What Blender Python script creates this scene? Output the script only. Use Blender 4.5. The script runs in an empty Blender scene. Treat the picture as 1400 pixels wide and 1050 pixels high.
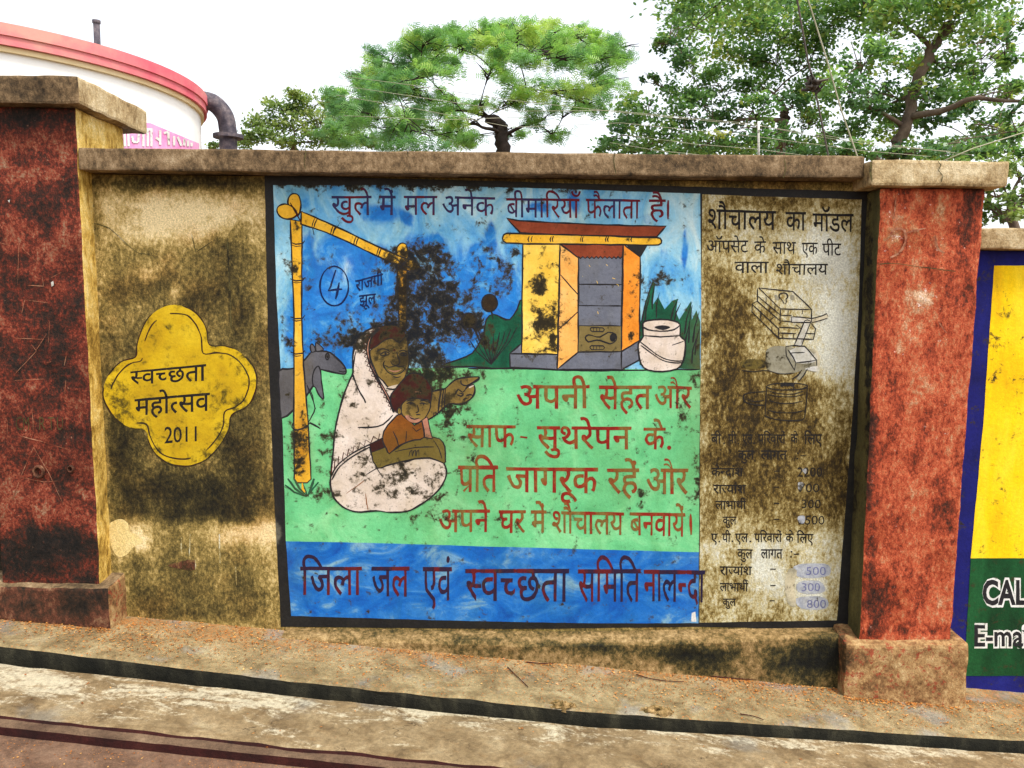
import bpy, bmesh, math, random
import numpy as np
from mathutils import Vector, Matrix, noise as mnoise
from mathutils.geometry import tessellate_polygon

random.seed(7)
rng = np.random.default_rng(11)
sc = bpy.context.scene
COL = sc.collection
R = math.radians

# ------------------------------------------------------------------ camera
F, CD, CH, PITCH, ROLL = 1089.0, 3.4, 1.57, R(6.0), 0.0105      # photo is 1400 x 1050
cam = bpy.data.cameras.new("camera")
cam.lens = 28.0 * 1.0
cam.sensor_width = 36.0
cam.clip_start, cam.clip_end = 0.05, 2000
camo = bpy.data.objects.new("camera", cam)
COL.objects.link(camo)
camo.matrix_world = Matrix.Translation((0, -CD, CH)) @ Matrix.Rotation(R(90) - PITCH, 4, 'X') @ Matrix.Rotation(ROLL, 4, 'Z')
sc.camera = camo

# ------------------------------------------------------------------ light
SUN_EL, SUN_AZ = R(62), R(132)          # azimuth clockwise from +Y (sun is to the right, behind the viewer)
w = bpy.data.worlds.new("World")
sc.world = w
w.use_nodes = True
nt = w.node_tree
sky = nt.nodes.new('ShaderNodeTexSky')
sky.sky_type = 'NISHITA'
sky.sun_disc = False
sky.sun_elevation, sky.sun_rotation = SUN_EL, SUN_AZ
sky.air_density, sky.dust_density, sky.ozone_density = 1.0, 2.5, 1.0
hs = nt.nodes.new('ShaderNodeHueSaturation')
hs.inputs['Saturation'].default_value = 0.22
hs.inputs['Value'].default_value = 1.12
nt.links.new(sky.outputs[0], hs.inputs['Color'])
nt.links.new(hs.outputs[0], nt.nodes['Background'].inputs['Color'])
nt.nodes['Background'].inputs['Strength'].default_value = 0.15
sl = bpy.data.lights.new("sun", 'SUN')
sl.energy, sl.angle, sl.color = 1.5, R(10), (1.0, 0.95, 0.86)
so = bpy.data.objects.new("sun", sl)
COL.objects.link(so)
sdir = Vector((math.sin(SUN_AZ) * math.cos(SUN_EL), math.cos(SUN_AZ) * math.cos(SUN_EL), math.sin(SUN_EL)))
so.rotation_euler = sdir.to_track_quat('Z', 'Y').to_euler()
so.location = sdir * 20
vs = sc.view_settings
vs.view_transform, vs.look, vs.gamma, vs.use_curve_mapping = 'Standard', 'None', 1.0, False
vs.exposure = 1.0
sc.cycles.use_denoising = True
sc.cycles.denoising_prefilter = 'NONE'
sc.cycles.max_bounces = 6
sc.cycles.sample_clamp_indirect = 6
sc.render.filter_size = 1.25

# ------------------------------------------------------------------ survey: photo pixel <-> world
cR, sR, cP, sP = math.cos(ROLL), math.sin(ROLL), math.cos(PITCH), math.sin(PITCH)
SLOPE, Z0 = -0.0818, 0.022                                       # the street falls to the right

def ray(px, py):
    u = (px - 700) / F; v = -(py - 525) / F
    x = u * cR - v * sR; y = u * sR + v * cR
    return Vector((x, y * sP + cP, y * cP - sP))

def W(px, py, y=0.0):                                            # point on the vertical plane at depth y
    d = ray(px, py)
    return Vector((0, -CD, CH)) + d * ((y + CD) / d.y)

def PXA(co):                                                     # world (n,3) -> photo px (n,2), used to look up wear
    d = co - np.array([0, -CD, CH])
    x = d[:, 0]; f = np.maximum(d[:, 1] * cP - d[:, 2] * sP, 0.1); u2 = d[:, 1] * sP + d[:, 2] * cP
    X = x * cR + u2 * sR; Y = -x * sR + u2 * cR
    return np.stack([700 + F * X / f, 525 - F * Y / f], 1)

def gz(x, dz=0.0):
    return Z0 + SLOPE * max(-7, min(7, x)) + dz

# ------------------------------------------------------------------ wear maps, the first also holding shade under the coping: (cx, cy, rx, ry, strength) in wall coordinates
MOLD_SHADE = [
 # the black growth in the middle of the picture
 (580,355,34,22,1.0),(588,400,26,40,1.15),(583,450,22,45,1.15),(588,498,24,26,.9),(560,372,18,18,.9),(618,402,24,28,.75),(652,385,14,22,.65),
 (642,438,26,22,.8),(556,430,16,32,.75),(612,452,24,26,.72),(540,352,28,14,.5),(600,340,18,10,.7),(568,330,14,8,.5),(548,395,10,30,.7),
 (452,358,18,9,.62),(402,368,14,14,.7),(396,468,13,18,.62),(396,335,8,16,.45),(512,378,10,20,.6),(480,418,16,8,.35),(440,466,22,18,.62),
 (470,452,20,18,.6),(520,422,22,22,.5),(690,380,14,20,.72),(676,404,18,14,.55),(655,300,14,10,.45),(640,322,9,8,.45),(664,352,22,18,.55),(700,350,14,26,.5),
 (420,388,10,14,.4),(625,365,14,10,.6),(648,452,26,20,.6),(670,470,18,18,.5),(480,430,14,12,.45),(532,360,18,16,.55),(545,415,14,26,.55),
 (480,470,22,14,.75),(500,458,16,12,.7),(560,465,12,34,.75),
 (735,388,11,13,.75),(756,356,6,8,.6),(738,452,26,20,.52),(735,482,24,10,.6),(757,468,9,14,.5),(722,360,6,20,.35),(768,400,6,40,.32),
 (890,385,20,12,.62),(912,378,14,10,.7),(874,398,14,20,.42),(934,400,10,30,.35),(738,385,16,18,.6),(745,430,16,30,.5),(730,410,8,40,.45),(757,440,8,30,.45),(770,440,10,60,.3),(862,470,10,40,.35),(800,345,12,6,.25),(862,420,10,40,.3),
 # the green ground
 (600,516,34,12,.95),(640,512,20,10,.6),(585,505,30,14,.9),(640,588,14,26,.55),(450,604,18,40,.4),(412,622,12,40,.58),(440,672,20,18,.45),(470,545,10,40,.4),
 (600,645,16,20,.5),(598,690,20,26,.6),(570,704,14,8,.6),(660,702,14,8,.42),(700,716,40,6,.3),(872,690,20,9,.38),(934,560,11,30,.55),(947,520,8,15,.65),
 (951,665,8,40,.55),(622,560,18,16,.6),(645,625,10,10,.55),(610,585,14,30,.6),(420,676,40,8,.4),(400,600,10,30,.45),(900,540,12,10,.35),(680,523,12,6,.4),(880,672,14,10,.45),
 (520,655,60,34,.32),(490,625,20,40,.3),(560,665,40,22,.36),(500,520,26,20,.28),(545,640,30,14,.35),(495,470,10,20,.7),(532,450,26,12,.8),
 (575,528,26,12,.55),(530,475,30,34,.62),(545,500,18,14,.6),(570,545,26,24,.5),(600,545,20,14,.55),(630,545,20,12,.5),(550,545,18,14,.5),
 (410,600,10,60,.34),(416,560,8,40,.3),(546,345,12,12,.35),(555,400,7,50,.75),(720,300,60,4,.25),(730,275,70,6,.22),(420,790,20,40,.16),
 # buff wall, left; strips under the coping paint in its shade, with grime
 (300,352,60,26,.75),(332,385,36,44,.66),(345,470,26,70,.6),(200,402,46,32,.5),(155,500,22,110,.5),(250,690,112,38,1.0),(330,646,40,60,.95),(190,650,46,60,.8),
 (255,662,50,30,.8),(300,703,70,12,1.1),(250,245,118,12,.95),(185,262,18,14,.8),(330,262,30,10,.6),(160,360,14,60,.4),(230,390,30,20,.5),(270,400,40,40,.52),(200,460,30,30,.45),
 (235,800,76,34,.5),(345,800,34,54,.42),(260,838,110,14,.62),(230,745,50,18,.36),(185,750,16,30,.5),(290,770,24,10,.45),(300,520,60,130,.26),(180,560,60,90,.3),(318,600,30,40,.6),(165,610,16,50,.6),
 # quatrefoil
 (229,448,6,7,.75),(235,448,10,10,.35),(245,585,24,12,.42),(298,540,16,24,.45),(330,560,14,24,.45),(190,590,12,10,.4),(300,470,14,26,.3),(175,560,12,20,.35),(270,620,30,8,.4),
 # information panel; dark strip along its top
 (990,470,32,90,.86),(1012,425,30,40,.72),(1045,500,26,60,.55),(1035,445,24,26,.5),(1050,600,84,76,.82),(1125,630,34,64,.92),(1152,560,20,40,.85),(1000,600,32,60,.8),(1060,695,96,30,.82),
 (1150,690,24,44,.9),(1066,276,112,9,.8),(985,395,18,22,.5),(1150,285,26,14,.55),(1000,530,40,30,.75),(1085,560,40,26,.6),(1030,560,40,30,.72),(1110,530,16,26,.6),(1055,640,90,60,.55),(1155,640,18,40,.9),
 (1040,842,90,9,.5),(1130,830,30,16,.35),(970,700,10,40,.55),(966,360,6,60,.5),(1150,780,10,60,.35),(1135,530,26,16,.7),(1090,300,30,12,.3),
 # coping, pillars, ledge; dark bands just below coping and caps
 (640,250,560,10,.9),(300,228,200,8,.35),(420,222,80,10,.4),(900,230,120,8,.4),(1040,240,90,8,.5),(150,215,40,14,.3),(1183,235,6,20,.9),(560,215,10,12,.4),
 (50,158,70,16,1.0),(60,120,60,14,.55),(20,118,30,12,.4),(20,170,60,20,.6),(60,760,90,30,1.0),(40,735,60,20,.75),(90,745,50,24,.7),(40,825,120,16,.6),(20,500,40,60,.4),(70,480,30,60,.5),(90,580,18,90,.45),
 (60,260,60,40,.45),(90,430,24,50,.5),(60,650,40,16,.45),(120,810,40,26,.8),(30,400,40,40,.4),
 (1280,255,80,10,.6),(1320,300,20,40,.5),(1335,280,14,30,.6),(1240,280,30,14,.4),(1250,860,70,10,.7),(1190,640,8,230,.95),(1188,400,8,140,.85),(1198,830,18,40,.8),(1285,700,14,60,.45),(1300,720,10,40,.5),
 (1235,800,40,40,.4),(1180,900,20,14,.5),(1250,905,20,10,.4),(1240,940,80,10,.4),(1296,900,20,10,.4),(1230,690,20,60,.3),(1290,400,30,60,.25),(1350,240,20,10,.35),(1250,235,14,8,.3),
 (1060,905,110,22,.95),(1120,900,40,34,1.0),(900,892,70,10,.85),(820,885,40,8,.8),(960,900,50,22,.75),(760,885,60,8,.6),(1150,900,10,40,1.1),(640,875,60,8,.5),
 (700,860,300,5,.5),
]
FILM = [
 (530,482,32,36,1.0),(628,538,30,18,.95),(572,548,30,26,1.0),(552,612,62,28,.8),(540,520,20,10,.5),(415,500,14,20,.35),(412,610,16,60,.75),(412,560,10,60,.4),(552,370,26,16,.75),(550,420,12,60,1.0),
 (620,515,60,16,.6),(812,460,24,20,.7),(560,600,50,20,.5),(530,665,90,40,.16),(640,590,20,40,.25),(600,700,60,20,.3),(860,675,40,20,.25),
 (640,640,60,60,.25),(640,650,260,60,.10),
 (250,520,130,220,.45),(250,780,130,70,.40),(1050,560,110,200,.65),(990,500,40,130,.6),(1060,640,110,100,.5),(1065,290,110,30,.5),(1066,800,110,60,.35),(1090,430,24,60,.3),
 (190,555,60,40,.22),(300,550,50,50,.22),(250,610,60,30,.25),(220,550,40,40,.15),
]
PALE = [
 (182,733,20,24,1.3),(196,742,10,8,1.0),(168,755,10,14,.8),(330,728,52,14,.9),(360,726,20,24,.7),(375,760,5,90,.6),(310,740,30,10,.5),(220,300,80,34,.7),(240,290,60,24,.6),(300,285,50,30,.55),(150,285,16,28,.6),
 (205,372,16,14,1.0),(237,400,10,12,1.0),(350,320,12,40,.5),(200,270,40,16,.5),(330,290,30,24,.5),(230,320,50,16,.5),(165,330,18,20,.4),
 (1115,420,50,110,.6),(1150,430,26,130,.7),(1130,350,40,40,.5),(1050,340,50,30,.4),(1010,360,40,14,.35),(1120,780,46,60,.45),(1050,790,24,40,.9),(1045,770,30,30,.6),(990,760,20,14,.5),(1100,810,34,30,.75),
 (1060,745,100,12,.4),(1132,480,16,70,.55),(1120,345,40,30,.4),
 (1268,410,18,22,1.1),(1262,405,10,12,.8),(1244,402,9,12,.8),(1225,330,12,18,.5),(1288,335,10,20,.7),(1255,460,10,16,.6),(1225,480,9,20,.6),(1290,470,14,10,.6),(1220,300,16,30,.5),(1230,310,20,14,.35),(1240,450,8,16,.5),(1275,330,9,12,.5),
 (1283,440,10,14,.5),(1235,285,20,10,.3),(1270,520,12,14,.4),(1200,900,30,20,.3),(1165,928,14,16,1.1),(900,905,20,8,1.2),(1030,905,20,18,.9),(1010,915,26,10,.8),(1240,905,70,26,.45),
 (40,235,40,16,.6),(60,245,30,12,.6),(2,218,6,10,1.0),(30,340,8,6,.5),(90,540,6,40,.5),(92,600,8,24,.8),(60,640,14,10,.5),(35,700,30,16,.2),(140,700,8,140,.4),(112,300,8,90,.5),(45,190,20,14,.3),(70,210,30,20,.35),
 (130,170,30,26,.5),(160,830,14,24,.6),(170,215,50,8,.3),(1280,235,60,14,.5),(1330,235,30,16,.6),(730,215,100,8,.2),(240,215,40,8,.3),
 (455,300,30,10,.1),
]
DEEP = [(470,330,24,20,.8),(520,290,40,16,.9),(575,330,30,20,.6),(440,420,30,100,1.0),(520,420,60,90,1.0),(620,420,60,100,1.0),(690,420,40,90,1.0),(655,470,60,40,1.0),(400,450,16,60,.9),(601,335,6,16,1.0),
 (672,318,9,26,1.0),(655,350,12,16,.8),(936,340,6,40,.9),(735,283,30,10,.9),(420,380,10,90,.8),(558,300,12,12,.8),(395,290,10,20,.5),(785,275,14,22,.8),(880,300,20,12,.4),(908,340,14,50,.35),(540,262,30,8,.5),(480,490,60,20,1.0),(915,420,20,40,.4),(500,350,40,20,.5)]
def blobs(px, lst):
    out = np.zeros(len(px))
    for cx, cy, rx, ry, s in lst:
        d = np.sqrt(((px[:, 0] - cx) / (rx * 1.55)) ** 2 + ((px[:, 1] - cy) / (ry * 1.55)) ** 2)
        t = np.clip(1 - d, 0, 1)
        out = np.maximum(out, s * t * t * (3 - 2 * t) * 1.0) * 1.0 + 0.0 if False else out + s * t * t * (3 - 2 * t)
    return np.clip(out, 0, 1.5)

TIDE_L = lambda px: 715 + 4 * np.sin(px * .06) + 3 * np.sin(px * .17)
def wear(me, mw, flat=True):
    n = len(me.vertices)
    co = np.empty(n * 3); me.vertices.foreach_get('co', co); co = co.reshape(-1, 3)
    co = co + np.array(mw)
    px = PXA(co)
    m = blobs(px, MOLD_SHADE); f = blobs(px, FILM); p = blobs(px, PALE)
    front = (co[:, 1] < 0.03) & (co[:, 1] > -0.03)
    zl = front & (px[:, 0] > 125) & (px[:, 0] < 384)              # tide line on the buff wall
    k = np.where(zl & (px[:, 1] > TIDE_L(px[:, 0])) & (px[:, 1] < 770), .35, 1.0)
    zr = front & (px[:, 0] > 958) & (px[:, 0] < 1190)             # and on the information panel
    k = np.where(zr & (px[:, 1] > 738 - .02 * (px[:, 0] - 958)), .35, k)
    m = m * k
    for nm, a in (('mold', m), ('film', f), ('pale', p), ('deep', blobs(px, DEEP))):
        at = me.attributes.new(nm, 'FLOAT', 'POINT')
        at.data.foreach_set('value', a.astype(np.float32))

# ------------------------------------------------------------------ material building
class N:
    def __init__(s, name):
        s.m = bpy.data.materials.new(name); s.m.use_nodes = True
        s.t = s.m.node_tree; s.b = s.t.nodes['Principled BSDF']; s.o = s.t.nodes['Material Output']
        s.b.inputs['Specular IOR Level'].default_value = .25
        s.b.inputs['Roughness'].default_value = .85
        s._pos = None
    def n(s, k, **kw):
        x = s.t.nodes.new('ShaderNode' + k)
        for a, v in kw.items(): setattr(x, a, v)
        return x
    def put(s, sock, v):
        if isinstance(v, bpy.types.NodeSocket): s.t.links.new(v, sock)
        elif isinstance(v, (tuple, list)) and len(v) == 3 and sock.type == 'RGBA': sock.default_value = (*v, 1)
        else: sock.default_value = v
    @property
    def pos(s):
        if s._pos is None: s._pos = s.n('NewGeometry').outputs['Position']
        return s._pos
    def vec(s, sx, sy, sz, off=(0, 0, 0)):
        v = s.n('VectorMath', operation='MULTIPLY_ADD')
        s.put(v.inputs[0], s.pos); v.inputs[1].default_value = (sx, sy, sz); v.inputs[2].default_value = off
        return v.outputs[0]
    def noise(s, scale, detail=6, rough=.6, st=(1, 1, 1), off=(0, 0, 0), dist=0):
        x = s.n('TexNoise'); s.put(x.inputs['Vector'], s.vec(*st, off))
        x.inputs['Scale'].default_value = scale; x.inputs['Detail'].default_value = detail
        x.inputs['Roughness'].default_value = rough; x.inputs['Distortion'].default_value = dist
        return x.outputs['Fac']
    def mth(s, op, a, b=0.0, c=0.0):
        x = s.n('Math', operation=op)
        s.put(x.inputs[0], a); s.put(x.inputs[1], b); s.put(x.inputs[2], c)
        return x.outputs[0]
    def step(s, v, a, b, lo=0.0, hi=1.0):
        x = s.n('MapRange', interpolation_type='SMOOTHSTEP')
        s.put(x.inputs[0], v)
        x.inputs[1].default_value, x.inputs[2].default_value = a, b
        x.inputs[3].default_value, x.inputs[4].default_value = lo, hi
        return x.outputs[0]
    def mix(s, f, a, b, mode='MIX'):
        x = s.n('Mix', data_type='RGBA', blend_type=mode)
        s.put(x.inputs[0], f); s.put(x.inputs[6], a); s.put(x.inputs[7], b)
        return x.outputs[2]
    def ramp(s, v, stops):
        x = s.n('ValToRGB'); e = x.color_ramp.elements
        while len(e) < len(stops): e.new(.5)
        for i, (p, c) in enumerate(stops):
            e[i].position = p; e[i].color = (*c, 1)
        s.put(x.inputs[0], v); return x.outputs[0]
    def attr(s, nm):
        x = s.n('Attribute'); x.attribute_name = nm; return x.outputs['Fac']
    def done(s, col, rough=None, h=None, bd=.004, bs=.6):
        s.put(s.b.inputs['Base Color'], col)
        if rough is not None: s.put(s.b.inputs['Roughness'], rough)
        if h is not None:
            x = s.n('Bump'); x.inputs['Distance'].default_value = bd; x.inputs['Strength'].default_value = bs
            s.put(x.inputs['Height'], h); s.put(s.b.inputs['Normal'], x.outputs[0])
        return s.m

def srgb(r, g, b):
    f = lambda c: (c / 255 / 12.92) if c / 255 <= .04045 else ((c / 255 + .055) / 1.055) ** 2.4
    return (f(r), f(g), f(b))

def weathered(name, stops, scale=5, st=(1, 1, 1), detail=6, dist=0.3, pale=(.62, .55, .38), film=(.16, .115, .03), moldA=(.005, .0045, .003), moldB=(.040, .030, .010),
              grain=.25, wear_amt=.0, wearcol=(.5, .45, .3), mold_k=1.0, mold_max=.985, bd=.004, rough=.85, streak=0.0, speck=.06, film_k=1.0, deep=None, pale_k=1.0, mspread=0.0):
    q = N(name)
    base = q.noise(scale, detail, .62, st, dist=dist)
    c = q.ramp(base, stops)
    nA = q.noise(17, 10, .74)
    nB = q.noise(75, 6, .7, off=(3, 1, 7))
    if pale_k: c = q.mix(q.step(q.mth('MULTIPLY_ADD', nA, .9, q.mth('ADD', q.attr('pale'), -.42)), .38, .75, 0, .85), c, pale)
    if deep:
        dn = q.noise(9, 7, .62, (1, 1, .55), off=(6, 2, 8), dist=1.5)
        c = q.mix(q.step(q.mth('MULTIPLY_ADD', dn, 1.1, q.mth('ADD', q.attr('deep'), -.55)), .30, .75, 0, .95), c, q.ramp(q.noise(13, 5, .6, off=(1, 1, 4), dist=1), [(.35, S(8, 94, 178)), (.55, S(22, 118, 198)), (.75, S(96, 164, 208))]))
    if wear_amt:
        wv = q.noise(42, 8, .75, off=(9, 2, 4))
        c = q.mix(q.step(wv, .70 - wear_amt, .76 - wear_amt, 0, .8), c, wearcol)
    if streak:
        sv = q.noise(26, 5, .7, (1, 1, .07), off=(5, 0, 1))
        c = q.mix(q.step(sv, .48, .72, 0, streak), c, film)
    dg = q.noise(6, 8, .7, (1, 1, .5), off=(11, 3, 2), dist=.5)
    if film_k: c = q.mix(q.step(dg, .44, .66, 0, .30), c, S(206, 190, 140), 'MULTIPLY')
    g = q.step(nB, .25, .75, 1 - grain, 1 + grain)
    gm = q.n('VectorMath', operation='SCALE'); q.put(gm.inputs[0], c); q.put(gm.inputs[3], g); c = gm.outputs[0]
    fm = q.mth('MULTIPLY', q.attr('film'), q.step(nA, .25, .65, .45, 1.0)) if film_k else 0.0
    c = q.mix(q.mth('MULTIPLY', fm, .82 * film_k), c, film)
    nM = q.noise(20, 11, .70, off=(2, 5, 3), dist=.3)
    t = q.mth('MULTIPLY_ADD', nM, 4.2, q.mth('MULTIPLY_ADD', q.mth('MINIMUM', q.attr('mold'), .90), 1.0 * mold_k, -2.16))
    t = q.mth('MULTIPLY_ADD', nB, 1.1, q.mth('ADD', t, -.55))
    mcol = q.mix(q.step(t, .45, 1.1 + mspread), moldB, moldA)
    mcol = q.mix(q.step(q.noise(60, 6, .7, off=(4, 4, 4)), .54, .66, 0, .55), mcol, moldB)
    mk = q.step(t, .20, .74 + mspread, 0, mold_max)
    c = q.mix(mk, c, mcol)
    if speck:
        sp = q.noise(120, 3, .6, off=(1, 8, 2))
        c = q.mix(q.step(sp, .74 - speck, .80 - speck, 0, .7), c, (.02, .018, .01))
    h = q.mth('MULTIPLY_ADD', nB, .45, nA)
    return q.done(c, rough, h, bd)

def organic(name, stops, scale=7, st=(1, 1, .7), k=1.9, k2=1.1, grain=.22, mold_w=.40, pale_w=.34, film_w=.14, bd=.008, rough=.85, fleck=None, fleck_amt=.0, fine=48, dist=.4, tone=None, seed=0):
    """bare weathered surface: one ramp from black growth through the paint to scoured plaster, driven by noise, wear maps and the coping shade"""
    q = N(name)
    n1 = q.noise(scale, 12, .72, st, off=(seed, seed * .7, seed * 1.3), dist=dist)
    n2 = q.noise(fine, 8, .74, st, off=(3 + seed, 1, 7))
    n3 = q.noise(150, 4, .65, off=(1, 4, 2))
    v = q.mth('MULTIPLY_ADD', n1, k, .5 - .5 * k)
    v = q.mth('ADD', v, q.mth('MULTIPLY_ADD', n2, k2, -.5 * k2))
    v = q.mth('MULTIPLY_ADD', q.attr('pale'), pale_w, v)
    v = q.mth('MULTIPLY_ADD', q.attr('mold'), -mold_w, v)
    v = q.mth('MULTIPLY_ADD', q.attr('film'), -film_w, v)
    c = q.ramp(v, stops)
    if tone:
        c = q.mix(q.step(q.noise(3.5, 6, .6, off=(7, 2, seed)), .46, .64, 0, .5), c, tone, 'MULTIPLY')
    if fleck:
        fl = q.noise(34, 9, .8, off=(2, 6, 1 + seed))
        fl = q.mth('MULTIPLY_ADD', q.attr('pale'), .085, fl)
        c = q.mix(q.step(fl, .665 - fleck_amt, .70 - fleck_amt, 0, .85), c, fleck)
    g = q.step(n3, .3, .7, 1 - grain, 1 + grain)
    gm = q.n('VectorMath', operation='SCALE'); q.put(gm.inputs[0], c); q.put(gm.inputs[3], g)
    h = q.mth('MULTIPLY_ADD', n3, .25, q.mth('MULTIPLY_ADD', n2, .8, n1))
    return q.done(gm.outputs[0], rough, h, bd, .7)

S = srgb
BUFF = [(.25, S(118, 98, 48)), (.45, S(158, 134, 74)), (.6, S(186, 160, 98)), (.8, S(205, 182, 120))]
M = {}
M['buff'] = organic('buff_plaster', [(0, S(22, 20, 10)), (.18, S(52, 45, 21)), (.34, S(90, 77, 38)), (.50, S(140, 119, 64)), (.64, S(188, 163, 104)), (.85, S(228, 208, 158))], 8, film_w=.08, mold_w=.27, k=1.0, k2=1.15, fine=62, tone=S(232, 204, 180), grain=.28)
M['panel'] = organic('whitewash', [(0, S(28, 22, 10)), (.18, S(58, 45, 18)), (.32, S(98, 78, 32)), (.46, S(146, 128, 78)), (.58, S(182, 170, 126)), (.85, S(206, 206, 190))], 10, (1, 1, .6), film_w=.06, mold_w=.145, k=1.15, k2=1.3, fine=60, tone=S(226, 224, 220), seed=3, grain=.26)
M['blackframe'] = weathered('black_border_paint', [(.3, (.006, .006, .006)), (.7, (.014, .013, .012))], 8, grain=.4, wear_amt=.06, wearcol=(.07, .062, .045), mold_max=.2, pale=(.12, .11, .08), film_k=0, rough=.6)
M['sky'] = weathered('sky_blue_paint', [(.30, S(50, 132, 200)), (.42, S(100, 168, 210)), (.54, S(140, 192, 214)), (.70, S(188, 214, 216))], 6, (1, 1, .5), dist=1.6, detail=7, pale=S(150, 200, 226), grain=.10, film=S(70, 80, 60), speck=.03, film_k=.4, deep=1)
M['band'] = weathered('blue_band_paint', [(.32, S(6, 74, 156)), (.46, S(16, 96, 176)), (.56, S(44, 114, 182)), (.68, S(116, 158, 180))], 5, (1, 1, 1.6), dist=1.0, grain=.12, speck=.05)
M['green'] = weathered('green_field_paint', [(.3, S(84, 170, 112)), (.5, S(104, 190, 128)), (.7, S(134, 206, 146))], 5, dist=.8, grain=.10, film=S(92, 104, 50), wear_amt=.03, wearcol=S(170, 200, 140))
M['bush'] = weathered('dark_green_paint', [(.3, S(6, 54, 38)), (.55, S(14, 84, 58)), (.75, S(26, 112, 78))], 7, dist=1.0, grain=.2)
M['yellow'] = weathered('yellow_paint', [(.3, S(226, 178, 50)), (.55, S(240, 200, 84)), (.75, S(244, 214, 116))], 6, grain=.10, wear_amt=.02, wearcol=S(220, 200, 150))
M['bamboo'] = weathered('bamboo_yellow_paint', [(.3, S(214, 158, 30)), (.55, S(232, 180, 50)), (.75, S(240, 196, 84))], 7, grain=.12, film=S(150, 92, 12))
M['peach'] = weathered('peach_door_paint', [(.3, S(228, 158, 70)), (.6, S(238, 178, 96)), (.8, S(240, 190, 120))], 8, grain=.1)
M['orange'] = weathered('orange_paint', [(.3, S(216, 128, 30)), (.6, S(230, 144, 46)), (.8, S(236, 164, 76))], 8, grain=.12, mold_k=.8)
M['grey'] = weathered('grey_paint', [(.3, S(88, 92, 104)), (.6, S(106, 110, 122)), (.8, S(126, 128, 136))], 9, grain=.12, wear_amt=.04, wearcol=S(170, 160, 120))
M['goat'] = weathered('goat_grey_paint', [(.3, S(72, 72, 78)), (.6, S(92, 92, 98)), (.8, S(112, 110, 112))], 9, grain=.14, mold_k=.6)
M['rust'] = weathered('rust_brown_paint', [(.3, S(118, 50, 26)), (.6, S(146, 68, 40)), (.8, S(160, 88, 58))], 9, grain=.14, mold_k=.5)
M['olive'] = weathered('olive_floor_paint', [(.3, S(104, 90, 52)), (.6, S(124, 108, 64))], 9, grain=.16)
M['white'] = weathered('white_paint', [(.3, S(196, 180, 164)), (.55, S(218, 204, 192)), (.75, S(230, 222, 212))], 8, grain=.08, film=S(150, 130, 90), speck=.09, wear_amt=.03, wearcol=S(150, 120, 100))
M['skin'] = weathered('ochre_skin_paint', [(.3, S(120, 96, 44)), (.6, S(150, 124, 62)), (.8, S(178, 150, 86))], 10, grain=.16, film=S(84, 68, 32), mold_k=1.0, mold_max=.85)
M['hair'] = weathered('maroon_hair_paint', [(.3, S(44, 12, 12)), (.6, S(66, 22, 18)), (.8, S(84, 34, 24))], 9, grain=.2, film=S(50, 26, 16), mold_k=.6)
M['seedhead'] = weathered('dark_brown_paint', [(.3, S(30, 22, 12)), (.6, S(50, 36, 20)), (.8, S(74, 54, 30))], 12, grain=.2)
M['dress'] = weathered('tan_dress_paint', [(.3, S(110, 58, 12)), (.6, S(144, 84, 22)), (.8, S(160, 100, 40))], 9, grain=.16, film=S(100, 66, 20), mold_k=.5)
M['khaki'] = weathered('khaki_cloth_paint', [(.3, S(92, 80, 34)), (.6, S(112, 98, 46)), (.8, S(128, 114, 60))], 9, grain=.16, film=S(96, 80, 30), mold_k=.6)
M['mouth'] = weathered('pink_mouth_paint', [(.3, S(170, 110, 90)), (.7, S(200, 150, 130))], 9, grain=.2, film=S(120, 90, 50), mold_k=.4)
M['ink'] = weathered('black_line_paint', [(.3, (.008, .008, .01)), (.7, (.02, .018, .02))], 30, grain=.3, film_k=0, mold_max=.3, speck=0, pale_k=0)
M['navyink'] = weathered('navy_scribble_ink', [(.3, S(6, 20, 62)), (.7, S(12, 32, 82))], 30, mold_k=.5, grain=.3, film_k=0, speck=0, pale_k=0)
M['emblem'] = weathered('chrome_yellow_paint', mold_k=.95, mspread=.3, moldB=S(110, 92, 14), moldA=S(60, 50, 12), stops=[(.3, S(186, 148, 12)), (.5, S(212, 176, 16)), (.7, S(226, 194, 36))], scale=6, grain=.10, film=S(140, 110, 16), wear_amt=.035, wearcol=S(150, 122, 30))
M['hairline'] = weathered('brown_black_line_paint', [(.3, S(34, 16, 8)), (.7, S(60, 30, 14))], 30, grain=.3, film_k=0, speck=0, wear_amt=.06, wearcol=S(150, 120, 30), pale_k=0)
M['redlet'] = weathered('red_letter_paint', [(.34, S(116, 16, 10)), (.47, S(136, 32, 18)), (.55, S(124, 84, 36)), (.72, S(112, 112, 60))], 9, (1, 1, .5), dist=.2, grain=.2, film=S(120, 100, 50), film_k=.5, speck=0, wear_amt=.05, wearcol=S(110, 150, 90), pale_k=0)
M['purlet'] = weathered('violet_red_letter_paint', [(.36, S(40, 44, 84)), (.49, S(54, 40, 78)), (.53, S(96, 20, 34)), (.75, S(104, 30, 40))], 9, (1, 1, .3), dist=.2, grain=.15, film_k=0, speck=0, wear_amt=.05, wearcol=S(70, 90, 130), pale_k=0)
M['darklet'] = weathered('maroon_letter_paint', [(.36, S(28, 20, 50)), (.5, S(46, 22, 44)), (.56, S(92, 18, 22)), (.75, S(88, 24, 30))], 11, (1, 1, .3), dist=.2, grain=.15, film_k=0, speck=0, pale_k=0)
M['blacklet'] = weathered('black_letter_paint', [(.3, (.006, .005, .005)), (.6, (.012, .010, .009)), (.8, (.04, .03, .02))], 40, grain=.3, film_k=0, mold_k=0, speck=0, wear_amt=.02, wearcol=(.14, .12, .07), pale_k=0)
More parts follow.
